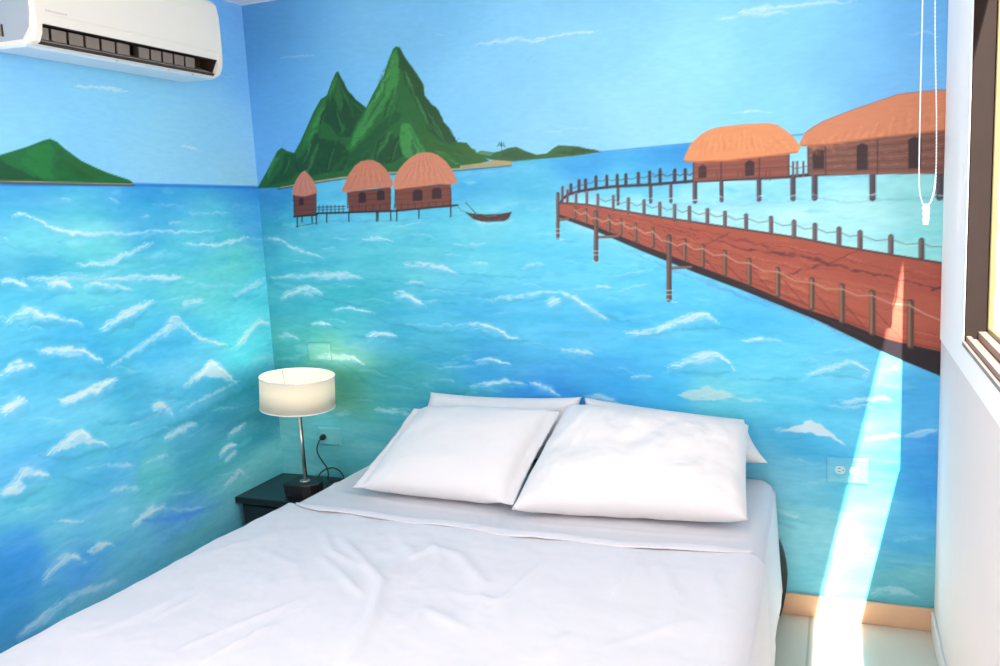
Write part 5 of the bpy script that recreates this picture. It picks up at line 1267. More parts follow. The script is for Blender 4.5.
LEFT_MARKS = marks([
('s',(222,238,246),7.6,0.5,[-919,1988,-830,1996,-749,1994,-663,1993],1),
('s',(222,238,246),6.2,0.4,[-460,1816,-402,1814,-343,1801],1),
('s',(222,238,246),6.2,0.3,[-178,2109,-95,2108],1),
('s',(222,238,246),7.7,0.5,[-452,1816,-398,1811,-343,1802],1),
('s',(222,238,246),10.2,0.35,[-911,1988,-808,1993,-721,1989],1),
('f',(222,238,246),12.6,0.6,[-1209,1575,-1147,1574,-1087,1538,-994,1511,-862,1496],1),
('f',(222,238,246),9.5,0.6,[-995,1507,-782,1501,-646,1499,-460,1491,-273,1488],1),
('f',(222,238,246),5.3,0.4,[-1020,1620,-978,1617],1),
('f',(222,238,246),5.6,0.5,[-827,1627,-782,1608],1),
('f',(222,238,246),5.8,0.4,[-699,1553,-646,1560],1),
('f',(222,238,246),7.6,0.5,[-560,1527,-493,1529],1),
('f',(222,238,246),5.8,0.4,[-449,1562,-196,1559],1),
('f',(222,238,246),4.6,0.3,[-631,1599,-445,1592],1),
('f',(222,238,246),12.3,0.6,[-476,1446,-387,1434,-259,1433,-94,1454],1),
('s',(74,174,205),22.3,0.35,[-1259,1485,-1187,1476,-1101,1442,-996,1405],1),
('s',(80,180,208),31.6,0.25,[-1242,1441,-1118,1418,-1011,1400],1),
('f',(222,238,246),14.1,0.55,[-994,1416,-892,1400,-794,1420,-706,1446,-642,1462],1),
('s',(84,186,196),32.5,0.3,[-814,1394,-696,1400,-647,1429],1),
('f',(222,238,246),3.0,0.5,[-1256,1507,-1227,1497],1),
('f',(222,238,246),15.7,0.5,[-1202,1377,-1016,1365,-821,1346,-670,1335,-505,1319],1),
('f',(222,238,246),15.4,0.4,[-705,1335,-504,1325],1),
('f',(222,238,246),8.1,0.4,[-507,1303,-327,1267],1),
('s',(58,158,190),13.4,0.3,[-1199,1399,-944,1358,-819,1359],1),
('f',(222,238,246),15.2,0.6,[-1275,1378,-1227,1374,-1186,1356],1),
('f',(222,238,246),19.4,0.75,[-1108,1353,-1047,1350,-1020,1336],1),
('f',(222,238,246),13.8,0.5,[-978,1331,-924,1338,-872,1324,-770,1303],1),
('s',(58,158,190),20.6,0.3,[-966,1314,-876,1297,-813,1295],1),
('f',(222,238,246),15.8,0.6,[-1282,1254,-1230,1274,-1184,1282,-1129,1255,-1064,1234,-996,1212],1),
('f',(222,238,246),24.9,0.3,[-1232,1258,-1180,1268,-1132,1240],1),
('s',(58,158,190),15.9,0.35,[-1235,1239,-1147,1226,-1066,1219],1),
('f',(222,238,246),17.9,0.85,[-924,1184,-842,1209,-756,1230,-674,1253],1),
('s',(58,158,190),24.9,0.4,[-896,1164,-797,1177,-706,1210],1),
('f',(222,238,246),15.8,0.6,[-530,1215,-418,1225],1),
('f',(222,238,246),14.9,0.5,[-224,1214,-126,1234,-10,1269],1),
('s',(58,158,190),17.4,0.3,[-225,1207,-58,1196],1),
('f',(222,238,246),14.6,0.5,[-913,1050,-829,1073,-741,1096,-666,1124,-566,1171],1),
('f',(222,238,246),15.9,0.5,[-566,1171,-514,1122,-441,1068,-297,1021],1),
('f',(222,238,246),33.9,0.45,[-667,1118,-587,1153,-533,1131],1),
('f',(222,238,246),11.4,0.6,[-606,1156,-583,1180,-548,1162],1),
('s',(58,158,190),29.9,0.25,[-745,1070,-635,1085,-484,1053],1),
('f',(222,238,246),21.7,0.6,[-243,1005,-153,1052,-74,1087,-13,1070],1),
('f',(222,238,246),18.2,0.7,[-1184,1154,-1106,1143,-1023,1126,-940,1076],1),
('f',(222,238,246),16.7,0.3,[-1108,1129,-1012,1106],1),
('s',(58,158,190),19.3,0.35,[-1231,1185,-1101,1175,-977,1136],1),
('s',(58,158,190),26.9,0.3,[-1169,1082,-979,1025,-757,986],1),
('f',(222,238,246),20.1,0.8,[-566,905,-460,940,-394,964,-335,916,-265,856],1),
('p',(222,238,246),12.4,0.7,[-493,930,-397,968,-297,870,-382,898]),
('f',(222,238,246),21.6,0.75,[-1317,1098,-1253,1121,-1198,1105],1),
('f',(222,238,246),20.6,0.75,[-1123,978,-1031,975,-938,992,-880,1009],1),
('f',(222,238,246),21.8,0.6,[-1332,999,-1250,1013],1),
('f',(222,238,246),22.4,0.5,[-731,866,-667,865],1),
('s',(60,168,182),42.5,0.45,[-400,772,-212,813,-84,850],1),
('s',(58,158,190),29.3,0.3,[-853,915,-733,914,-555,846],1),
('s',(58,158,190),21.7,0.3,[-927,958,-763,948,-624,904],1),
('f',(222,238,246),27.8,0.7,[-1334,987,-1250,1011],1),
('f',(222,238,246),20.0,0.65,[-1121,977,-1018,980,-896,998],1),
('f',(222,238,246),16.7,0.8,[-1194,816,-1125,839,-1054,856,-1016,816,-957,782],1),
('p',(222,238,246),10.2,0.6,[-1170,816,-1062,862,-1000,797,-1060,814]),
('s',(58,158,190),20.6,0.4,[-1224,825,-1133,787,-959,767,-803,757],1),
('f',(222,238,246),33.4,0.55,[-727,842,-686,860,-644,813],1),
('f',(222,238,246),23.0,0.6,[-689,734,-585,748,-525,749],1),
('f',(222,238,246),9.2,0.4,[-855,819,-730,826],1),
('f',(222,238,246),12.7,0.6,[-349,649,-229,673],1),
('f',(222,238,246),20.6,0.7,[-411,585,-355,605,-301,603],1),
('f',(222,238,246),12.6,0.6,[-377,548,-311,574],1),
('s',(52,158,178),33.3,0.45,[-803,757,-534,769,-299,801,-126,819],1),
('s',(58,158,190),21.7,0.35,[-981,867,-793,826,-639,846],1),
('f',(222,238,246),10.1,0.4,[-235,860,-399,842,-597,819],1),
('f',(222,238,246),14.8,0.5,[-405,447,-334,470,-291,484,-255,435],1),
('f',(222,238,246),24.9,0.6,[-1370,748,-1325,760,-1276,786,-1202,758],1),
('p',(222,238,246),9.3,0.65,[-1364,742,-1308,772,-1283,740,-1308,720]),
('s',(58,158,190),21.8,0.35,[-1374,723,-1288,706,-1208,722],1),
('f',(222,238,246),18.3,0.75,[-886,472,-801,489,-737,483],1),
('f',(222,238,246),7.8,0.4,[-739,472,-608,428,-491,395],1),
('s',(78,152,236),27.1,0.75,[-845,472,-744,435,-634,411,-491,393],1),
('f',(222,238,246),18.9,0.6,[-1089,447,-1025,447,-982,422],1),
('f',(222,238,246),29.6,0.5,[-1268,430,-1199,458,-1164,466,-1109,428],1),
('s',(78,158,236),19.7,0.5,[-1252,427,-1171,417,-1079,392],1),
('s',(78,160,232),17.2,0.4,[-1115,446,-1030,418,-893,426],1),
('f',(222,238,246),25.7,0.4,[-1380,292,-1270,308,-1201,334],1),
('f',(222,238,246),9.5,0.5,[-1380,292,-1302,309,-1234,334],1),
('f',(222,238,246),23.5,0.35,[-1201,331,-1116,324,-991,299],1),
('f',(222,238,246),13.3,0.4,[-1195,595,-1098,559],1),
('f',(222,238,246),17.9,0.35,[-971,623,-848,594],1),
('f',(222,238,246),15.1,0.3,[-795,674,-688,667],1),
('f',(222,238,246),14.3,0.3,[-967,711,-855,684],1),
('s',(58,158,190),16.4,0.35,[-1219,754,-1111,704,-996,644],1),
('s',(70,176,190),19.2,0.3,[-833,557,-636,558,-440,567],1),
('s',(84,180,192),27.6,0.3,[-778,356,-578,311,-322,269],1),
('s',(84,176,186),19.2,0.3,[-792,408,-668,343,-476,317],1),
('s',(74,168,196),28.1,0.3,[-1114,339,-968,321,-863,357],1),
('s',(64,150,226),25.3,0.35,[-1415,448,-1302,410,-1176,382],1),
('s',(90,190,225),25.7,0.3,[-1392,601,-1218,546,-1018,498],1),
('f',(222,238,246),4.1,0.3,[-1230,1225,-1181,1224,-1140,1208],1),
('f',(222,238,246),4.5,0.3,[-960,1252,-901,1251,-849,1245],1),
('f',(222,238,246),4.8,0.3,[-721,1366,-652,1368,-591,1374],1),
('f',(222,238,246),4.3,0.3,[-1061,1379,-1006,1381,-960,1366],1),
('f',(222,238,246),5.2,0.3,[-510,1056,-431,1051,-362,1040],1),
('f',(222,238,246),5.5,0.3,[-301,1084,-213,1079,-133,1080],1),
('f',(222,238,246),4.6,0.3,[-907,1036,-845,1031,-793,1010],1),
('f',(222,238,246),4.9,0.3,[-759,783,-690,772,-630,757],1),
('f',(222,238,246),4.4,0.3,[-1079,732,-1023,721,-972,716],1),
('f',(222,238,246),4.1,0.3,[-1238,943,-1188,936,-1146,916],1),
('f',(222,238,246),5.4,0.3,[-436,780,-354,768,-280,750],1),
('f',(222,238,246),5.0,0.3,[-590,1242,-515,1241,-448,1245],1),
('f',(222,238,246),5.6,0.3,[-153,1443,-59,1447,22,1430],1),
('f',(222,238,246),5.4,0.3,[-446,512,-363,494,-289,471],1),
('f',(222,238,246),5.0,0.3,[-698,514,-625,498,-560,488],1),
('s',(36,120,200),12.6,0.8,[-1232,1668,-1018,1668,-676,1668,0,1661],0),
('p',(34,104,54),2.9,1,[-1409,1719,-1313,1765,-1219,1753,-1122,1782,-1058,1805,-1034,1811,-1009,1803,-982,1782,-923,1746,-865,1724,-816,1708,-720,1684,-704,1672,-856,1671,-1416,1672]),
('p',(26,76,46),4.7,0.8,[-1220,1748,-1196,1731,-1164,1711,-1125,1693,-1069,1679,-1416,1675,-1317,1736]),
('p',(40,122,56),9.6,0.7,[-1124,1773,-1043,1801,-1017,1777,-1039,1729,-975,1696,-1090,1688,-1155,1726]),
('p',(44,92,44),6.9,0.7,[-1030,1789,-987,1772,-890,1724,-808,1698,-896,1684,-973,1709]),
('p',(30,88,42),6.8,0.5,[-1005,1752,-950,1728,-874,1691,-1016,1682,-1050,1707]),
('s',(176,140,100),3.9,0.9,[-1416,1674,-1230,1676,-1017,1673,-704,1670],0),
('s',(52,44,52),3.9,0.9,[-1417,1668,-1231,1670,-1018,1668,-704,1666],0),
])


HORIZON_BACK = [(-0.0423, 1.6619), (-0.0053, 1.662), (1.0877, 1.694), (1.5235, 1.7026), (1.8561, 1.7106), (2.2173, 1.7134), (2.6588, 1.7207)]
HORIZON_LEFT = [(-1.3276, 1.6674), (-1.2316, 1.6681), (-0.6994, 1.6683), (-0.007, 1.6616)]
LEFT_LEN = 1.45
def paint_walls():
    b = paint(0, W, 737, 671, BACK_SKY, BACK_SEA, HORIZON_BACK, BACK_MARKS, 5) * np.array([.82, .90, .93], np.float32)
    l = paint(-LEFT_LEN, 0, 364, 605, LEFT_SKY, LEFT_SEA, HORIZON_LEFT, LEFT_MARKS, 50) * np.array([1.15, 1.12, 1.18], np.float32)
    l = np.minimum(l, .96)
    return b, l

# ------------------------------------------------------------------ painted walls
def grid_wall(name, nu, nv, to3, colors):
    """a painted wall skin: nu x nv vertices, one paint colour per vertex (linear)"""
    u, v = np.meshgrid(np.arange(nu), np.arange(nv)); co = to3(u / (nu - 1), v / (nv - 1))
    me = bpy.data.meshes.new(name); n = nu * nv
    me.vertices.add(n); me.vertices.foreach_set('co', co.reshape(-1, 3).astype(np.float32).ravel())
    i = (np.arange(nv - 1)[:, None] * nu + np.arange(nu - 1)[None, :]).ravel()
    q = np.stack([i, i + 1, i + nu + 1, i + nu], 1).astype(np.int32)
    me.loops.add(q.size); me.loops.foreach_set('vertex_index', q.ravel())
    me.polygons.add(len(q)); me.polygons.foreach_set('loop_start', np.arange(0, q.size, 4, dtype=np.int32))
    me.update(calc_edges=True)
    at = me.color_attributes.new('paint', 'FLOAT_COLOR', 'POINT')
    c4 = np.ones((n, 4), np.float32); c4[:, :3] = colors.reshape(-1, 3)
    at.data.foreach_set('color', c4.ravel())
    return me
C_back, C_left = paint_walls()                      # arrays [nv, nu, 3], linear
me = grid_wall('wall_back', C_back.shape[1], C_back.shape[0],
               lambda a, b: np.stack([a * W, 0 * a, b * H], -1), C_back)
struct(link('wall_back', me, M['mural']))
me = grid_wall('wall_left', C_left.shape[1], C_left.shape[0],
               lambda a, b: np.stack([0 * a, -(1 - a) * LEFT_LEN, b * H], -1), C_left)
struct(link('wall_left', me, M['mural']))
# the rest of the left wall, with an unseen opening added for the side fill lamp
bm = bmesh.new()
box(bm, -.12, 0, -D, -4.0, 0, H); box(bm, -.12, 0, -3.0, -LEFT_LEN, 0, H); box(bm, -.12, 0, -4.0, -3.0, 0, .9); box(bm, -.12, 0, -4.0, -3.0, 2.1, H)
struct(from_bm('wall_left', bm, M['mural_plain']))
bm = bmesh.new()
for a in (-4.0, -3.52, -3.04): box(bm, -.08, -.04, a, a + .04, .9, 2.1)
box(bm, -.08, -.04, -3.96, -3.04, .9, .94); box(bm, -.08, -.04, -3.96, -3.04, 2.06, 2.1)
struct(from_bm('side_fill_window', bm, M['frame']))  # unseen frame, made up to go with the side fill lamp
# solid masonry behind the painted skins
bm = bmesh.new(); box(bm, -.12, -.002, -LEFT_LEN, .12, 0, H); struct(from_bm('wall_left', bm, M['white_wall']))
bm = bmesh.new(); box(bm, -.002, W + .12, .002, .12, 0, H); struct(from_bm('wall_back', bm, M['white_wall']))

bm = bmesh.new(); box(bm, -.12, W + .12, -D - .12, .12, -.1, 0); struct(from_bm('floor', bm, M['floor']))
bm = bmesh.new(); box(bm, -.12, W + .12, -D - .12, .12, H, H + .1); struct(from_bm('ceiling', bm, M['ceiling']))
# right wall with the window opening
WY0, WY1, WZ0, WZ1 = -3.2, -.56, 1.10, 2.35       # window opening
T = .068
bm = bmesh.new()
box(bm, W, W + T, WY1, .12, 0, H); box(bm, W, W + T, -D, WY0, 0, H)
box(bm, W, W + T, WY0, WY1, 0, WZ0); box(bm, W, W + T, WY0, WY1, WZ1, H)
struct(from_bm('wall_right', bm, M['white_wall']))
# rear wall (behind the camera) with an opening added for the rear fill lamp
bm = bmesh.new()
box(bm, -.12, 1.4, -D - .12, -D, 0, H); box(bm, 2.5, W + .12, -D - .12, -D, 0, H)
box(bm, 1.4, 2.5, -D - .12, -D, 0, .65); box(bm, 1.4, 2.5, -D - .12, -D, 2.25, H)
struct(from_bm('wall_rear', bm, M['white_wall']))
bm = bmesh.new()
for a in (1.4, 1.93, 2.46): box(bm, a, a + .04, -D - .08, -D - .03, .65, 2.25)
box(bm, 1.44, 2.46, -D - .08, -D - .03, .65, .69); box(bm, 1.44, 2.46, -D - .08, -D - .03, 2.21, 2.25)
w2 = struct(from_bm('rear_fill_window', bm, M['frame']))  # unseen frame, made up to go with the rear fill lamp
# bright casing round the window, plaster 12 mm proud of the wall
bm = bmesh.new()
cz0, cz1, cy1, cy0 = 1.022, H, -.004, -3.5
box(bm, W - .004, W, WY1, cy1, cz0, cz1, .001, 1); box(bm, W - .004, W, cy0, WY0, cz0, cz1, .002, 1)
box(bm, W - .004, W, WY0, WY1, cz0, WZ0, .001, 1); box(bm, W - .004, W, WY0, WY1, WZ1, cz1, .002, 1)
struct(from_bm('trim_1', bm, M['casing']))
# window: dark bronze frame, inner olive rail, sash, sill track, glass
fx0, fx1 = W - .002, W + .056
bm = bmesh.new()
box(bm, fx0, fx1, WY1 - .006, WY1, WZ0, WZ1, .002, 1); box(bm, fx0, fx1, WY0, WY0 + .022, WZ0, WZ1, .002, 1)
box(bm, fx0, fx1, WY0, WY1, WZ1 - .022, WZ1, .002, 1)
win = struct(from_bm('window_1', bm, M['frame']))
bm = bmesh.new()
for k, (a, b, zt) in enumerate([(W - .007, W + .002, .008), (W + .002, W + .014, .022), (W + .014, W + .03, .014), (W + .03, W + .05, .034)]):
    box(bm, a, b, WY0, WY1, WZ0 - .004, WZ0 + zt, .001, 1)
from_bm('sill_track', bm, M['frame_light'], win, label='pinkish brown sliding track along the window bottom')
bm = bmesh.new()
sy1 = WY1 - .006
for a in (sy1 - .012, WY0 + .022, -2.9): box(bm, W + .050, W + .064, a, a + .012, WZ0 + .02, WZ1 - .022, .002, 1)
box(bm, W + .050, W + .064, WY0 + .022, sy1, WZ0 + .02, WZ0 + .045, .002, 1)
box(bm, W + .050, W + .064, WY0 + .022, sy1, WZ1 - .06, WZ1 - .022, .002, 1)
from_bm('window_sash', bm, M['rail'], win, label='olive brown sliding sash')
bm = bmesh.new(); box(bm, W + .056, W + .060, WY0 + .03, sy1 - .008, WZ0 + .06, WZ1 - .05)
from_bm('pane', bm, M['glass'], win)
# baseboards
bm = bmesh.new(); box(bm, 0, W, -.012, 0, 0, .082, .002, 1); struct(from_bm('baseboard_back', bm, M['baseboard']))
bm = bmesh.new(); box(bm, 0, .012, -D, -.012, 0, .082, .002, 1); struct(from_bm('baseboard_left', bm, M['baseboard']))
bm = bmesh.new(); box(bm, W - .010, W, -D, -.012, 0, .075, .002, 1); struct(from_bm('baseboard_right', bm, M['white_wall']))


# ------------------------------------------------------------------ bed
bed = thing('bed', 'double bed with dark curved base, white bedding over it, against the mural wall', 'bed', (1.3, -1.0, 0))
def bed_local(bm): return rel(bm, bed.location)
# base: dark upholstered box with a bulging side
bm = bmesh.new(); box(bm, .60, 2.07, -1.96, -.06, .04, .29, .02, 3); from_bm('bed_base', bed_local(bm), M['bedbase'], bed)
# low headboard frame with a bulging outer side, seen past the sheet at the right
pr = [(.55, .0), (.535, .05), (.525, .12), (.525, .18), (.535, .26), (.56, .30), (2.125, .30), (2.148, .285), (2.160, .25), (2.169, .21), (2.174, .16), (2.170, .10), (2.160, .04), (2.150, .0)]
bm = bmesh.new(); prism(bm, pr, 'y', -.036, -.013)
from_bm('headboard', bed_local(bm), M['bedbase'], bed, label='dark low headboard with curved ends')
for x in (.66, 2.01):
    for y in (-1.9, -.12):
        bm = bmesh.new(); box(bm, x - .025, x + .025, y - .025, y + .025, 0, .042, .004, 1); from_bm('foot', bed_local(bm), M['bedbase'], bed)
bm = bmesh.new(); box(bm, .60, 2.065, -1.96, -.05, .29, .490, .05, 4)
from_bm('mattress', bed_local(bm), M['fitted'], bed, smooth=True)

def fbm(x, y, s, o=3, seed=0.0):
    return mnoise.fractal(Vector((x * s + seed, y * s - seed, seed)), 1.0, 2.0, o)
def ridge(x, y, pts, w, h):
    """height of a soft crease along a polyline"""
    best = 9.; tt = 0; n = len(pts) - 1
    for i in range(n):
        ax, ay = pts[i]; bx, by = pts[i + 1]; dx, dy = bx - ax, by - ay
        t = ((x - ax) * dx + (y - ay) * dy) / (dx * dx + dy * dy); t = min(1, max(0, t))
        d = math.hypot(x - ax - t * dx, y - ay - t * dy)
        if d < best: best = d; tt = (i + t) / n
    if best > w * 3: return 0
    return h * math.exp(-(best / w) ** 2) * math.sin(math.pi * min(1, max(0, tt * .94 + .03))) ** .5

def left_x(y): return .53 + .05 * (y + .3)           # the side edges of the mattress top
def right_x(y): return 2.128 + .008 * (-y)
def sheet_surface(name, y_back, y_front, lift, creases, m, left_drop, right_drop, step=.009, rough=.0015):
    ny = int(abs(y_front - (y_back(1.3) if callable(y_back) else y_back)) / step); rows = []
    bm = bmesh.new()
    # cross profile parameter list: (kind, value)
    R = .045
    prof = []
    for k in range(8): prof.append(('L', 1 - k / 8))
    for k in range(6): prof.append(('LA', k / 6))
    nx = int(1.6 / step)
    for k in range(nx + 1): prof.append(('T', k / nx))
    for k in range(1, 6): prof.append(('RA', k / 6))
    for k in range(12): prof.append(('R', k / 11))
    zt = .522 + lift
    for j in range(ny + 1):
        row = []
        tj = j / ny
        for kind, v in prof:
            def ysp(x):
                yb = y_back(x) if callable(y_back) else y_back
                return yb + (y_front - yb) * tj
            yy = ysp(1.3); lx, rx = left_x(yy), right_x(yy)
            rr = R * (1.0)
            if kind == 'L': x, z = lx - lift * .8 - .004 - .010 * v, zt - R - v * (zt - R - left_drop)
            elif kind == 'LA':
                a = v * math.pi / 2; x, z = lx - lift * .8 * math.cos(a) + R - R * math.cos(a), zt - R + R * math.sin(a)
            elif kind == 'T': x, z = lx + R + (rx - lx - 2 * R) * v, zt
            elif kind == 'RA':
                a = v * math.pi / 2; x, z = rx + lift * .8 * math.sin(a) - R + R * math.sin(a), zt - R + R * math.cos(a)
            else: x, z = rx + lift * .8 + .004 + .022 * v, zt - R - v * (zt - R - right_drop)
            yb = ysp(min(max(x, .5), 2.2))
            if kind in ('T', 'LA', 'RA'):
                c = sum(ridge(x, yb, *cr) for cr in creases)
                z += c + rough * 2.2 * fbm(x, yb, 3.2, 4, 3.1) + rough * fbm(x, yb, 11, 3, 7.7)
                z += .010 * math.sin(math.pi * min(1, max(0, (x - lx) / (rx - lx)))) - .010
            elif kind == 'R':
                x += .007 * fbm(yb * 1.0, z * .35, 7, 2, 1.3) * v + .0015
                if y_front < -1: x += .004 * math.sin(yb * 19 + z * 3) * v
            row.append(bm.verts.new((x, yb, z)))
        rows.append(row)
    for a, b in zip(rows, rows[1:]):
        for k in range(len(a) - 1): bm.faces.new((a[k], a[k + 1], b[k + 1], b[k]))
    me = bpy.data.meshes.new(name); bmesh.ops.recalc_face_normals(bm, faces=bm.faces)
    bm.to_mesh(me); bm.free()
    o = link(name, me, m, None, True)
    sol = o.modifiers.new('cloth', 'SOLIDIFY'); sol.thickness = .003; sol.offset = -1
    return o
fit = sheet_surface('fitted_sheet', -.042, -.98, 0, [
    ([(.56, -.50), (.9, -.58), (1.3, -.62)], .012, .003), ([(1.4, -.66), (1.8, -.64), (2.1, -.6)], .01, .003),
    ([(1.30, -.60), (1.345, -.75)], .008, .005), ([(1.22, -.62), (1.29, -.75)], .008, .004),
    ([(.50, -.35), (.60, -.5)], .012, .004)], M['fitted'], .12, .10, step=.011, rough=.0006)
tag(fit, 'white fitted sheet stretched over the mattress, showing between the pillows and the folded hem', 'sheet')
# hem line of the top sheet, where it starts in front of the pillows
HEM = [(.45, -.66), (.545, -.690), (.727, -.715), (1.124, -.752), (1.438, -.768), (1.749, -.767), (1.974, -.735), (2.2, -.715)]
def hem_y(x):
    for (a, ya), (b, yb) in zip(HEM, HEM[1:]):
        if x <= b: return ya + (yb - ya) * max(0, (x - a) / (b - a)) + .006 * math.sin(x * 17)
    return HEM[-1][1]
CREASES = [([(0.9086, -0.9521), (1.07, -1.0866), (1.1982, -1.207), (1.2793, -1.3967), (1.3165, -1.5645), (1.3277, -1.621)], 0.016, 0.011), ([(0.9318, -1.0896), (1.1121, -1.2305), (1.192, -1.293)], 0.014, 0.006), ([(1.0326, -1.3509), (0.9671, -1.5099), (0.9116, -1.6406)], 0.01, 0.006), ([(1.0781, -1.4166), (1.0419, -1.5356), (1.0195, -1.6412)], 0.01, 0.005), ([(0.7365, -1.3182), (0.7382, -1.4465), (0.7234, -1.5296)], 0.01, 0.005), ([(1.0464, -1.4873), (1.0269, -1.5851), (1.0089, -1.6755)], 0.01, 0.005), ([(1.0605, -0.8752), (1.199, -1.0192), (1.2352, -0.9408)], 0.02, 0.006), ([(0.8075, -0.9), (0.94, -1.053), (1.1157, -1.1388)], 0.014, 0.006), ([(1.1764, -0.8835), (1.2916, -1.0278), (1.2836, -1.1836)], 0.016, 0.005), ([(1.5803, -0.9829), (1.5563, -1.1373), (1.5459, -1.2721)], 0.01, 0.006), ([(1.8163, -0.8235), (1.8198, -1.0085), (1.817, -1.1454)], 0.008, 0.005), ([(1.2077, -0.948), (1.3293, -0.9848), (1.4636, -1.1344), (1.522, -1.3035)], 0.02, 0.008), ([(1.8515, -1.3666), (1.9528, -1.251), (2.0233, -1.1616)], 0.012, 0.004), ([(1.7542, -1.3304), (1.7511, -1.4567)], 0.012, 0.006), ([(1.4146, -1.204), (1.5386, -1.2231), (1.5772, -1.1591)], 0.016, 0.005), ([(1.8783, -0.8721), (1.9606, -1.0531), (1.973, -1.2452)], 0.02, 0.005), ([(2.0304, -0.893), (2.0796, -1.0971), (2.0625, -1.2843)], 0.02, 0.005), ([(0.4017, -1.264), (0.5452, -1.1916), (0.648, -1.0189), (0.6881, -0.9301)], 0.02, 0.003), ([(0.5609, -1.7204), (0.6555, -1.5989), (0.6983, -1.4019)], 0.02, 0.003), ([(0.6955, -1.0812), (0.8897, -1.1674), (1.0044, -1.289)], 0.02, 0.004), ([(1.3673, -1.419), (1.3899, -1.316), (1.5171, -1.376)], 0.02, 0.006)]
top = sheet_surface('top_sheet', hem_y, -2.02, .016, CREASES, M['sheet'], .10, .02, step=.0085, rough=.0026)
tag(top, 'creased white top sheet spread over the bed with folded hem, falling down the right side', 'sheet')
# folded hem band: a doubled strip of cloth along the sheet's head end
bm = bmesh.new(); rows = []
nx = 260
for k in range(nx + 1):
    x = .565 + (2.12 - .565) * k / nx; y = hem_y(x); prev = []
    en = min(1, k / 22, (nx - k) / 22) ** .6; wdt = (.046 + .012 * fbm(x, 0, 3, 2, 5)) * (.15 + .85 * en)
    row = []
    for j in range(15):
        t = j / 14; yy = y + .004 - wdt * t
        zz = .5390 + .0075 * en * math.sin(math.pi * (.08 + .84 * t)) ** .45 + .0025 * fbm(x, yy, 9, 3, 2) + .004 * max(0, fbm(x, 0, 5, 2, 9)) * math.sin(math.pi * t)
        zz += .010 * math.sin(math.pi * min(1, (x - .5) / 1.65)) - .010
        row.append(bm.verts.new((x, yy, zz)))
    rows.append(row)
for a, b in zip(rows, rows[1:]):
    for k in range(14): bm.faces.new((a[k], b[k], b[k + 1], a[k + 1]))
hem = from_bm('hem', bm, M['sheet'], top, smooth=True); sol = hem.modifiers.new('cloth', 'SOLIDIFY'); sol.thickness = .004; sol.offset = -1

# ------------------------------------------------------------------ pillows
def pillow(name, label, corners, thick, flange=.0, seed=0, n=64, pin=.055, wr=.006):
    """corners bl, br, tr, tl (world) ; thick = total loft ; flange = flat border share of half size"""
    bl, br, tr, tl = [Vector(c) for c in corners]
    c0 = (bl + br + tr + tl) / 4
    nrm = ((br - bl).cross(tl - bl)).normalized()
    bm = bmesh.new(); sides = []
    def P(u, v, s):
        # sides pull in between the corners, cloth corners stay pointed
        uu = u * (1 - .8 * pin * (1 - v * v)) ; vv = v * (1 - pin * (1 - u * u))
        a, b = (uu + 1) / 2, (vv + 1) / 2
        p = bl * (1 - a) * (1 - b) + br * a * (1 - b) + tr * a * b + tl * (1 - a) * b
        fu, fv = min(1, abs(u) / (1 - flange)), min(1, abs(v))
        body = max(0, (1 - fu ** 3.2)) ** .48 * max(0, (1 - fv ** 3.2)) ** .48
        h = thick / 2 * body * (1 + .10 * fbm(u * .9, v * .9, 1.2, 2, seed))
        wv = wr * (fbm(u, v * .7, 2.4, 4, seed + 2) + .55 * abs(fbm(u * 1.5, v * .5, 3.3, 2, seed + 8)))
        edge = max(abs(u), abs(v)) ** 5
        h += wv * (1 - edge * .5) * (.35 + .65 * body)
        w = .006 * edge * fbm(u, v, 3.5, 2, seed + 5)
        q = p + nrm * (h * s + w)
        return q
    for s in (1, -1):
        g = [[None] * (n + 1) for _ in range(n + 1)]
        for i in range(n + 1):
            for j in range(n + 1):
                u, v = -1 + 2 * i / n, -1 + 2 * j / n
                u = math.copysign(abs(u) ** .85, u); v = math.copysign(abs(v) ** .85, v)
                q = P(u, v, s)
                if s == -1 and (i in (0, n) or j in (0, n)): g[i][j] = sides[0][i][j]
                else: g[i][j] = bm.verts.new(q)
        sides.append(g)
        for i in range(n):
            for j in range(n):
                f = (g[i][j], g[i + 1][j], g[i + 1][j + 1], g[i][j + 1])
                bm.faces.new(f if s == 1 else f[::-1])
    base = Vector((c0.x, c0.y, min(v.co.z for v in bm.verts)))
    rel(bm, base)
    o = from_bm(name, bm, M['pillow'], smooth=True); o.location = base
    return tag(o, label, 'pillow', 'white pillows against the head end of the bed')
pillow('pillow', 'plump white pillow behind the left front pillow, its top edge against the painted sea', [
    (.70, -.13, .565), (1.455, -.145, .56), (1.437, -.06, .798), (.80, -.06, .795)], .15, seed=11, wr=.010, pin=.10)
pillow('pillow', 'white pillow mostly hidden behind the large right front pillow, one corner sticking out', [
    (1.475, -.13, .565), (2.115, -.115, .600), (2.03, -.055, .735), (1.445, -.055, .795)], .14, seed=23, wr=.006)
pillow('pillow', 'smooth white pillow with flat cloth borders at both ends, leaning at the left front', [
    (.715, -.56, .552), (1.352, -.60, .556), (1.405, -.215, .778), (.795, -.205, .765)], .150, flange=.13, seed=31, wr=.0045, pin=.03)
pillow('pillow', 'big puffy white pillow with dents, leaning at the right front of the bed', [
    (1.358, -.64, .556), (2.09, -.565, .556), (2.058, -.185, .752), (1.425, -.215, .800)], .180, seed=47, wr=.017, pin=.028)

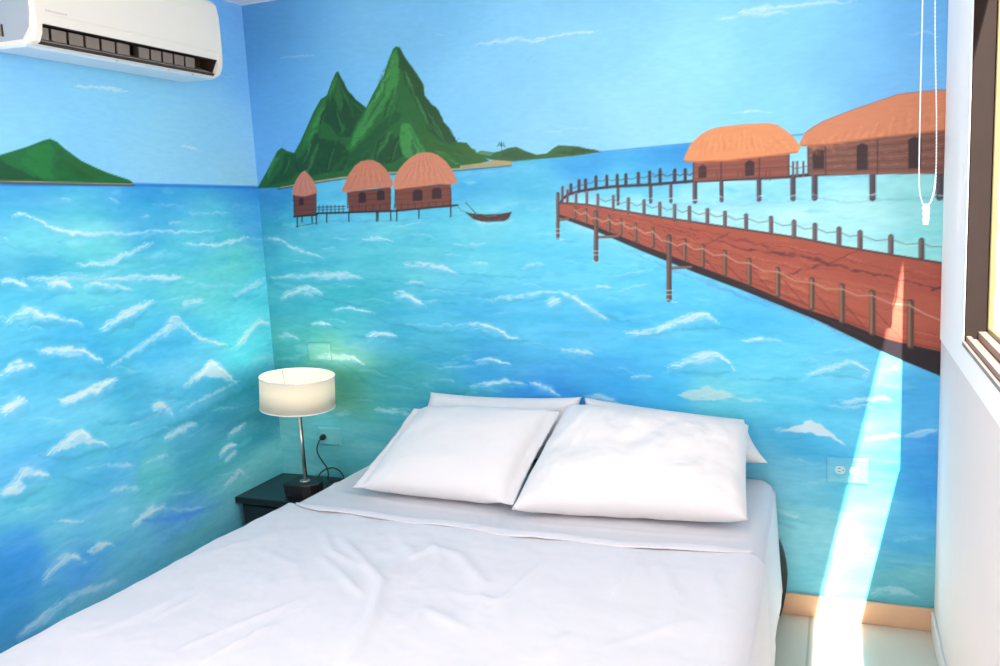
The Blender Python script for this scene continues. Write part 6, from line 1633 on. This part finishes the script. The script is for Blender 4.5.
# ------------------------------------------------------------------ nightstand and lamp
NX, NY, NZ = .44, -.345, .385
nl = (.22, -.17, 0)
ns = thing('nightstand', 'low black nightstand in the corner between bed and painted walls', 'nightstand', nl)
bm = bmesh.new(); box(bm, .002, NX, NY, -.014, NZ - .028, NZ, .003, 2); from_bm('table_top', rel(bm, nl), M['black'], ns)
bm = bmesh.new(); box(bm, .024, NX - .02, NY + .018, -.02, .0, NZ - .028, .002, 1); from_bm('body', rel(bm, nl), M['black'], ns)
for k in range(2):
    bm = bmesh.new(); z0 = .03 + k * .165; box(bm, .034, NX - .03, NY + .006, NY + .02, z0, z0 + .155, .002, 1)
    d = from_bm('drawer', rel(bm, nl), M['black'], ns)
    bm = bmesh.new(); lathe(bm, [(.001, 0), (.006, .001), (.006, .012), (.012, .016), (.012, .022), (.001, .026)], (0, 0, 0), 20)
    bmesh.ops.rotate(bm, verts=bm.verts, matrix=Matrix.Rotation(math.pi / 2, 3, 'X')); bmesh.ops.translate(bm, verts=bm.verts, vec=(NX / 2 - nl[0], NY + .008 - nl[1], z0 + .08))
    from_bm('knob', bm, M['steel'], d, smooth=True)

ll = (.288, -.245, NZ)
lamp = thing('table_lamp', 'table lamp with cream drum shade and thin steel stem on the black nightstand', 'lamp', ll)
bm = bmesh.new()                                     # boat-shaped black block, wider at the top, rounded at the right
def outline(k):
    p = [(-.072 * k, -.052 * k), (.02, -.056 * k), (.055 * k, -.046 * k), (.078 * k, -.015), (.078 * k, .015), (.055 * k, .046 * k), (.02, .056 * k), (-.072 * k, .052 * k)]
    return p
lo = [bm.verts.new((x, y, 0)) for x, y in outline(.93)]; md = [bm.verts.new((x, y, .052)) for x, y in outline(1)]; hi = [bm.verts.new((x, y, .058)) for x, y in outline(.97)]
for a, b in ((lo, md), (md, hi)):
    for k in range(8): bm.faces.new((a[k], a[(k + 1) % 8], b[(k + 1) % 8], b[k]))
bm.faces.new(lo[::-1]); bm.faces.new(hi); from_bm('base', bm, M['blacklamp'], lamp)
bm = bmesh.new(); lathe(bm, [(.022, .058), (.022, .061), (.017, .063), (.010, .0645)], (0, 0, 0), 32); from_bm('collar', bm, M['steel'], lamp, smooth=True)
bm = bmesh.new(); lathe(bm, [(.0065, .06), (.0065, .352)], (0, 0, 0), 24); st = from_bm('stem', bm, M['steel'], lamp, smooth=True)
bm = bmesh.new(); tube(bm, [(.013, -.004, .063), (.011, -.004, .18), (.010, -.004, .34)], .0022, 8); from_bm('lamp_wire', bm, M['blacklamp'], lamp, smooth=True)
bm = bmesh.new(); lathe(bm, [(.008, .346), (.015, .350), (.015, .356), (.012, .350), (.012, .385), (.001, .386)], (0, 0, 0), 24)
from_bm('socket', bm, M['steel'], lamp, smooth=True)
bm = bmesh.new(); lathe(bm, [(.012, .385), (.016, .395), (.029, .42), (.031, .44), (.024, .462), (.008, .472), (.001, .473)], (0, 0, 0), 24)
from_bm('bulb', bm, M['cord'], lamp, smooth=True)
SR0, SR1, SZ0, SZ1 = .151, .150, .373, .502
bm = bmesh.new()
lathe(bm, [(SR0, SZ0), (SR1, SZ1), (SR1 - .002, SZ1), (SR0 - .002, SZ0)], (0, 0, 0), 96, close=True)
sh = from_bm('lamp_shade', bm, M['shade'], lamp, smooth=False, label='cream fabric drum shade')
for p in sh.data.polygons: p.use_smooth = True
SHADE_TILT = math.radians(4)
sh.rotation_euler = (0, SHADE_TILT, 0); sh.location = (-.432 * math.sin(SHADE_TILT), 0, .432 * (1 - math.cos(SHADE_TILT)))
for z, r in ((SZ0, SR0), (SZ1, SR1)):
    bm = bmesh.new(); pts = [(r * math.cos(2 * math.pi * k / 72), r * math.sin(2 * math.pi * k / 72), z) for k in range(73)]
    tube(bm, pts, .0022, 8, False); from_bm('rim', bm, M['cord'], sh, smooth=True)
bm = bmesh.new()
for k in range(3):
    a = 2 * math.pi * k / 3 + .5; tube(bm, [(0.012 * math.cos(a), .012 * math.sin(a), .387), (.10 * math.cos(a), .10 * math.sin(a), .39), (SR1 * math.cos(a), SR1 * math.sin(a), SZ1 - .002)], .0015, 6)
from_bm('shade_spider', bm, M['steel'], sh, smooth=True)
lb = bpy.data.lights.new('bulb_light', 'POINT'); lb.energy = 1.2; lb.color = (1, .82, .58); lb.shadow_soft_size = .03
lo_ = bpy.data.objects.new('bulb_light', lb); COL.objects.link(lo_); lo_.parent = lamp; lo_.location = (0, 0, .50)

# ------------------------------------------------------------------ wall plates (painted over together with the wall)
def painted_plate(loc, w, h, m=None):
    """rounded plate on the back wall carrying the mural paint"""
    bm = bmesh.new(); x0, z0 = loc; n = 40; k = 26; t = .008
    vs = []
    for j in range(k + 1):
        for i in range(n + 1):
            a, b = i / n, j / k; e = max(abs(2 * a - 1) ** 14, abs(2 * b - 1) ** 10)
            x, z = x0 + a * w, z0 + b * h
            vs.append(bm.verts.new((x, -(t * (1 - .45 * e)), z)))
    for j in range(k):
        for i in range(n):
            q = j * (n + 1) + i; bm.faces.new((vs[q], vs[q + 1], vs[q + n + 2], vs[q + n + 1]))
    edge = [e for e in bm.edges if e.is_boundary]
    r = bmesh.ops.extrude_edge_only(bm, edges=edge)
    for v in r['geom']:
        if isinstance(v, bmesh.types.BMVert): v.co.y = -.0002
    return bm
def paint_attr(me, ox=0, oz=0):
    nv, nu = C_back.shape[:2]; at = me.color_attributes.new('paint', 'FLOAT_COLOR', 'POINT')
    for i, v in enumerate(me.vertices):
        a = min(nu - 1, max(0, int((v.co.x + ox) / W * (nu - 1)))); b = min(nv - 1, max(0, int((v.co.z + oz) / H * (nv - 1))))
        c = C_back[b, a] * .8 + np.array([.30, .62, .60]) * .2; at.data[i].color = (*c, 1)
def plate(name, label, x0, z0, w, h, painted=True):
    loc = (x0 + w / 2, 0, z0)
    t = thing(name, label, 'wall plate' if name == 'cover_plate' else 'outlet', loc, None if name == 'cover_plate' else 'outlets on the back wall')
    bm = painted_plate((x0, z0), w, h); me_o = from_bm('plate', bm, M['mural'] if painted else M['plate'], t, smooth=False)
    if painted: paint_attr(me_o.data)
    for v in me_o.data.vertices: v.co -= Vector(loc)
    return t
op = plate('wall_outlet', 'outlet painted over in sea colours behind the lamp, black plug in it', .206, .526, .116, .079)
bm = bmesh.new(); lathe(bm, [(.001, 0), (.013, .001), (.013, .012), (.010, .022), (.005, .028), (.001, .029)], (0, 0, 0), 20)
bmesh.ops.rotate(bm, verts=bm.verts, matrix=Matrix.Rotation(math.pi / 2, 3, 'X'))
cordpts = [(0.236, -0.03, 0.564), (0.23, -0.045, 0.545), (0.227, -0.055, 0.52), (0.236, -0.06, 0.495), (0.256, -0.06, 0.465), (0.274, -0.06, 0.44), (0.281, -0.065, 0.415), (0.29, -0.075, 0.3905), (0.345, -0.06, 0.3905), (0.352, -0.055, 0.4), (0.334, -0.05, 0.425), (0.305, -0.05, 0.438), (0.28, -0.055, 0.437), (0.255, -0.07, 0.426), (0.247, -0.1, 0.405), (0.25, -0.14, 0.3895), (0.268, -0.19, 0.3895)]
wl = cordpts[0]; bmesh.ops.translate(bm, verts=bm.verts, vec=(0, -.008 - wl[1], 0))
plug = thing('power_cord', 'black lamp cord curling from the plug behind the lamp down onto the nightstand', 'cord', wl)
from_bm('plug', bm, M['rubber'], plug, smooth=True)
bm = bmesh.new(); tube(bm, catmull(cordpts, 10), .0034, 10); from_bm('cable', rel(bm, wl), M['rubber'], plug, smooth=True)
cp = plate('cover_plate', 'blank cover plate painted over with the sea, above the lamp shade on the back wall', .188, .903, .116, .081)
rp = plate('wall_outlet', 'white double socket outlet right of the bed beside the sun streak', 2.303, .510, .135, .092, painted=True)
o3 = (2.303, .510, .135, .092)
def slot_box(x, z, w, h): box(bm, x, x + w, -.0089, -.0075, z, z + h)
for q in range(2):
    bm = bmesh.new(); cx_ = o3[0] + o3[2] * (.33 + .34 * q); cz_ = o3[1] + o3[3] * .52
    prism(bm, [(cx_ + .017 * math.cos(a_), cz_ + .0165 * max(-.82, min(.82, math.sin(a_)))) for a_ in [2 * math.pi * k / 28 for k in range(28)]], 'y', -.0098, -.006)
    f_ = from_bm('socket_face', rel(bm, (o3[0] + o3[2] / 2, 0, o3[1])), M['plate_tint'], rp)
    bm = bmesh.new()
    for dx, dz in ((-.007, .006), (-.007, -.006)): box(bm, cx_ + dx, cx_ + dx + .009, -.0101, -.009, cz_ + dz - .001, cz_ + dz + .001)
    box(bm, cx_ + .008, cx_ + .012, -.0101, -.009, cz_ - .002, cz_ + .002)
    from_bm('socket_slots', rel(bm, (o3[0] + o3[2] / 2, 0, o3[1])), M['slot'], f_)


# ------------------------------------------------------------------ air conditioner
AY0, AY1 = -1.225, -.408
al = (0, (AY0 + AY1) / 2, 2.05)
ac = thing('air_conditioner', 'cream wall mounted split air conditioner with open louvers under the ceiling', 'air conditioner', al)
# shell profile in (x, z)
shell = [(.004, 2.33), (.15, 2.33), (.185, 2.325), (.200, 2.31), (.208, 2.27), (.210, 2.20), (.209, 2.135),
         (.204, 2.112), (.120, 2.125), (.118, 2.082), (.172, 2.060), (.165, 2.052), (.10, 2.052), (.004, 2.066)]
def mk(prof, y0, y1):
    bm = bmesh.new(); prism(bm, prof, 'y', y0, y1); return rel(bm, al)
body = from_bm('body', mk(shell, AY0 + .03, AY1 - .03), M['acwhite'], ac)
# end caps closing the outlet on both sides, with softened front edge
cap = [(.004, 2.33), (.15, 2.33), (.185, 2.325), (.200, 2.31), (.208, 2.27), (.210, 2.20), (.209, 2.12), (.203, 2.085), (.190, 2.062), (.165, 2.052), (.10, 2.052), (.004, 2.066)]
def inset(prof, d):
    c = Vector((.11, 2.19)); return [tuple(Vector(p) + (c - Vector(p)).normalized() * d if p[0] > .01 else p) for p in prof]
def cap_mesh(ya, yb):
    bm = bmesh.new(); s = 1 if yb > ya else -1
    L = [(cap, ya), (cap, yb - s * .012), (inset(cap, .003), yb - s * .005), (inset(cap, .010), yb)]
    R = [[bm.verts.new((p[0], y, p[1])) for p in pr_] for pr_, y in L]; n = len(cap)
    for a, b in zip(R, R[1:]):
        for k in range(n): bm.faces.new((a[k], a[(k + 1) % n], b[(k + 1) % n], b[k]))
    bm.faces.new(R[0][::-1]); bm.faces.new(R[-1]); return rel(bm, al)
from_bm('end_cap', cap_mesh(AY1 - .031, AY1), M['acwhite'], ac)
ec = from_bm('end_cap', cap_mesh(AY0 + .031, AY0), M['acwhite'], ac)
bm = bmesh.new(); prism(bm, [(.006, 2.322), (.15, 2.322), (.182, 2.312), (.196, 2.26), (.198, 2.15), (.190, 2.10), (.16, 2.068), (.006, 2.072)], 'y', AY0 - .003, AY0 + .001)  # thin grey sheet over the cream end cap, painting its shade
from_bm('side_shade', rel(bm, al), M['acside_shaded'], ac, label='side of the unit with its shade painted in grey')
bm = bmesh.new(); box(bm, .03, .085, AY0 - .006, AY0 - .002, 2.085, 2.115, .002, 1); from_bm('cable_port', rel(bm, al), M['greenish'], ac, label='olive cable port in the side')
bm = bmesh.new(); box(bm, .085, .091, AY0 - .006, AY0 - .002, 2.083, 2.117, .001, 1); from_bm('port_rim', rel(bm, al), M['acdark'], ac)
# dark outlet throat, lower pan
bm = bmesh.new(); prism(bm, [(.1205, 2.124), (.1985, 2.111), (.170, 2.062), (.1185, 2.083)], 'y', AY0 + .03, AY0 + .0315)
prism(bm, [(.1205, 2.124), (.1985, 2.111), (.170, 2.062), (.1185, 2.083)], 'y', AY1 - .0315, AY1 - .03)
prism(bm, [(.1202, 2.1248), (.201, 2.1123), (.200, 2.1108), (.1208, 2.1232)], 'y', AY0 + .03, AY1 - .03)
prism(bm, [(.1198, 2.125), (.1222, 2.125), (.1202, 2.082), (.1178, 2.082)], 'y', AY0 + .03, AY1 - .03)
from_bm('outlet_throat', rel(bm, al), M['acdark'], ac, label='dark inside of the air outlet')
bm = bmesh.new(); prism(bm, [(.122, 2.088), (.181, 2.066), (.182, 2.069), (.123, 2.092)], 'y', AY0 + .04, AY1 - .045)
from_bm('air_flap', rel(bm, al), M['acvane'], ac, label='taupe lower air flap')
bm = bmesh.new(); prism(bm, [(.176, 2.058), (.184, 2.061), (.182, 2.066), (.174, 2.062)], 'y', AY0 + .03, AY1 - .03)
from_bm('outlet_lip', rel(bm, al), M['acdark'], ac, label='dark gap along the lower lip')
# vertical swing vanes in two gangs with a gap between, as in the open outlet
vy = []
for k in range(6): vy.append((AY0 + .050 + k * .062, .047))
for k in range(5): vy.append((AY0 + .452 + k * .055, .041))
for y, w_ in vy:
    bm = bmesh.new()
    # each vane is a slanted blade turned well to the side
    P = [(.128, 2.090), (.128, 2.119), (.180, 2.108), (.176, 2.074)]
    A = [bm.verts.new((x, y + (x - .128) * -.55, z)) for x, z in P]; Bv = [bm.verts.new((x - .002, y + w_ + (x - .128) * -.35 - .003, z)) for x, z in P]
    n = 4
    for k in range(n): bm.faces.new((A[k], A[(k + 1) % n], Bv[(k + 1) % n], Bv[k]))
    bm.faces.new(A[::-1]); bm.faces.new(Bv); from_bm('vane', rel(bm, al), M['acvane'], ac)
bm = bmesh.new(); prism(bm, [(.02, 2.0535), (.162, 2.047), (.172, 2.0535), (.165, 2.057), (.02, 2.070)], 'y', AY0 + .004, AY1 - .02)
from_bm('bottom_panel', rel(bm, al), M['acbottom'], ac, label='pale lower panel')
for y in (AY0 + .33, AY0 + .56, AY0 + .68):
    bm = bmesh.new(); box(bm, .166, .174, y, y + .007, 2.0495, 2.0535, .001, 1); from_bm('panel_clip', rel(bm, al), M['acmark'], ac)
# faint maker's line at the lower left of the front cover
bm = bmesh.new()
for k in range(9): box(bm, .2085, .2102, AY0 + .045 + k * .0085, AY0 + .045 + k * .0085 + .0058, 2.1475, 2.1515)
from_bm('front_print', rel(bm, al), M['acmark'], ac, label='faint grey print on the front cover')
bm = bmesh.new(); tube(bm, [(.2104, AY0 + .04, 2.142), (.2104, AY1 - .04, 2.142)], .0008, 6)
from_bm('cover_seam', rel(bm, al), M['acwhite'], ac)

# ------------------------------------------------------------------ blind pull cord
cy = -.36
cl = (2.567, cy, 1.40)
cd = thing('blind_cord', 'white looped blind pull cord with connector, hanging beside the window', 'cord', cl)
pl = catmull([(2.548, cy, 2.40), (2.5485, cy, 2.00), (2.548, cy, 1.70), (2.5495, cy, 1.53), (2.5565, cy, 1.482), (2.562, cy, 1.468)], 8)
bm = bmesh.new(); tube(bm, pl, .0018, 8); from_bm('strand', rel(bm, cl), M['cord'], cd, smooth=True)
pr_ = catmull([(2.577, cy, 2.40), (2.580, cy, 2.0), (2.590, cy, 1.70), (2.591, cy, 1.54), (2.582, cy, 1.482), (2.574, cy, 1.468)], 60)
bm = bmesh.new(); tube(bm, pr_, .0013, 8)
tot = 0
for a, b in zip(pr_, pr_[1:]):                       # small beads of the ball chain
    tot += (b - a).length
    if tot > .008:
        tot = 0; bmesh.ops.create_icosphere(bm, subdivisions=1, radius=.0026, matrix=Matrix.Translation(b))
from_bm('strand', rel(bm, cl), M['cord'], cd, smooth=True, label='beaded strand')
bm = bmesh.new(); lathe(bm, [(.003, .072), (.009, .066), (.011, .058), (.0075, .050), (.0095, .046), (.0095, .038), (.0080, .036), (.0092, .032), (.0092, .022), (.0075, .020), (.0075, .012), (.001, .011)], (2.568, cy, 1.40), 20)
from_bm('connector', rel(bm, cl), M['cord'], cd, smooth=True, label='white plastic cord connector')
bm = bmesh.new(); box(bm, 2.53, 2.60, cy - .03, cy + .03, 2.393, 2.412, .004, 2); from_bm('ceiling_bracket', rel(bm, cl), M['cord'], cd)
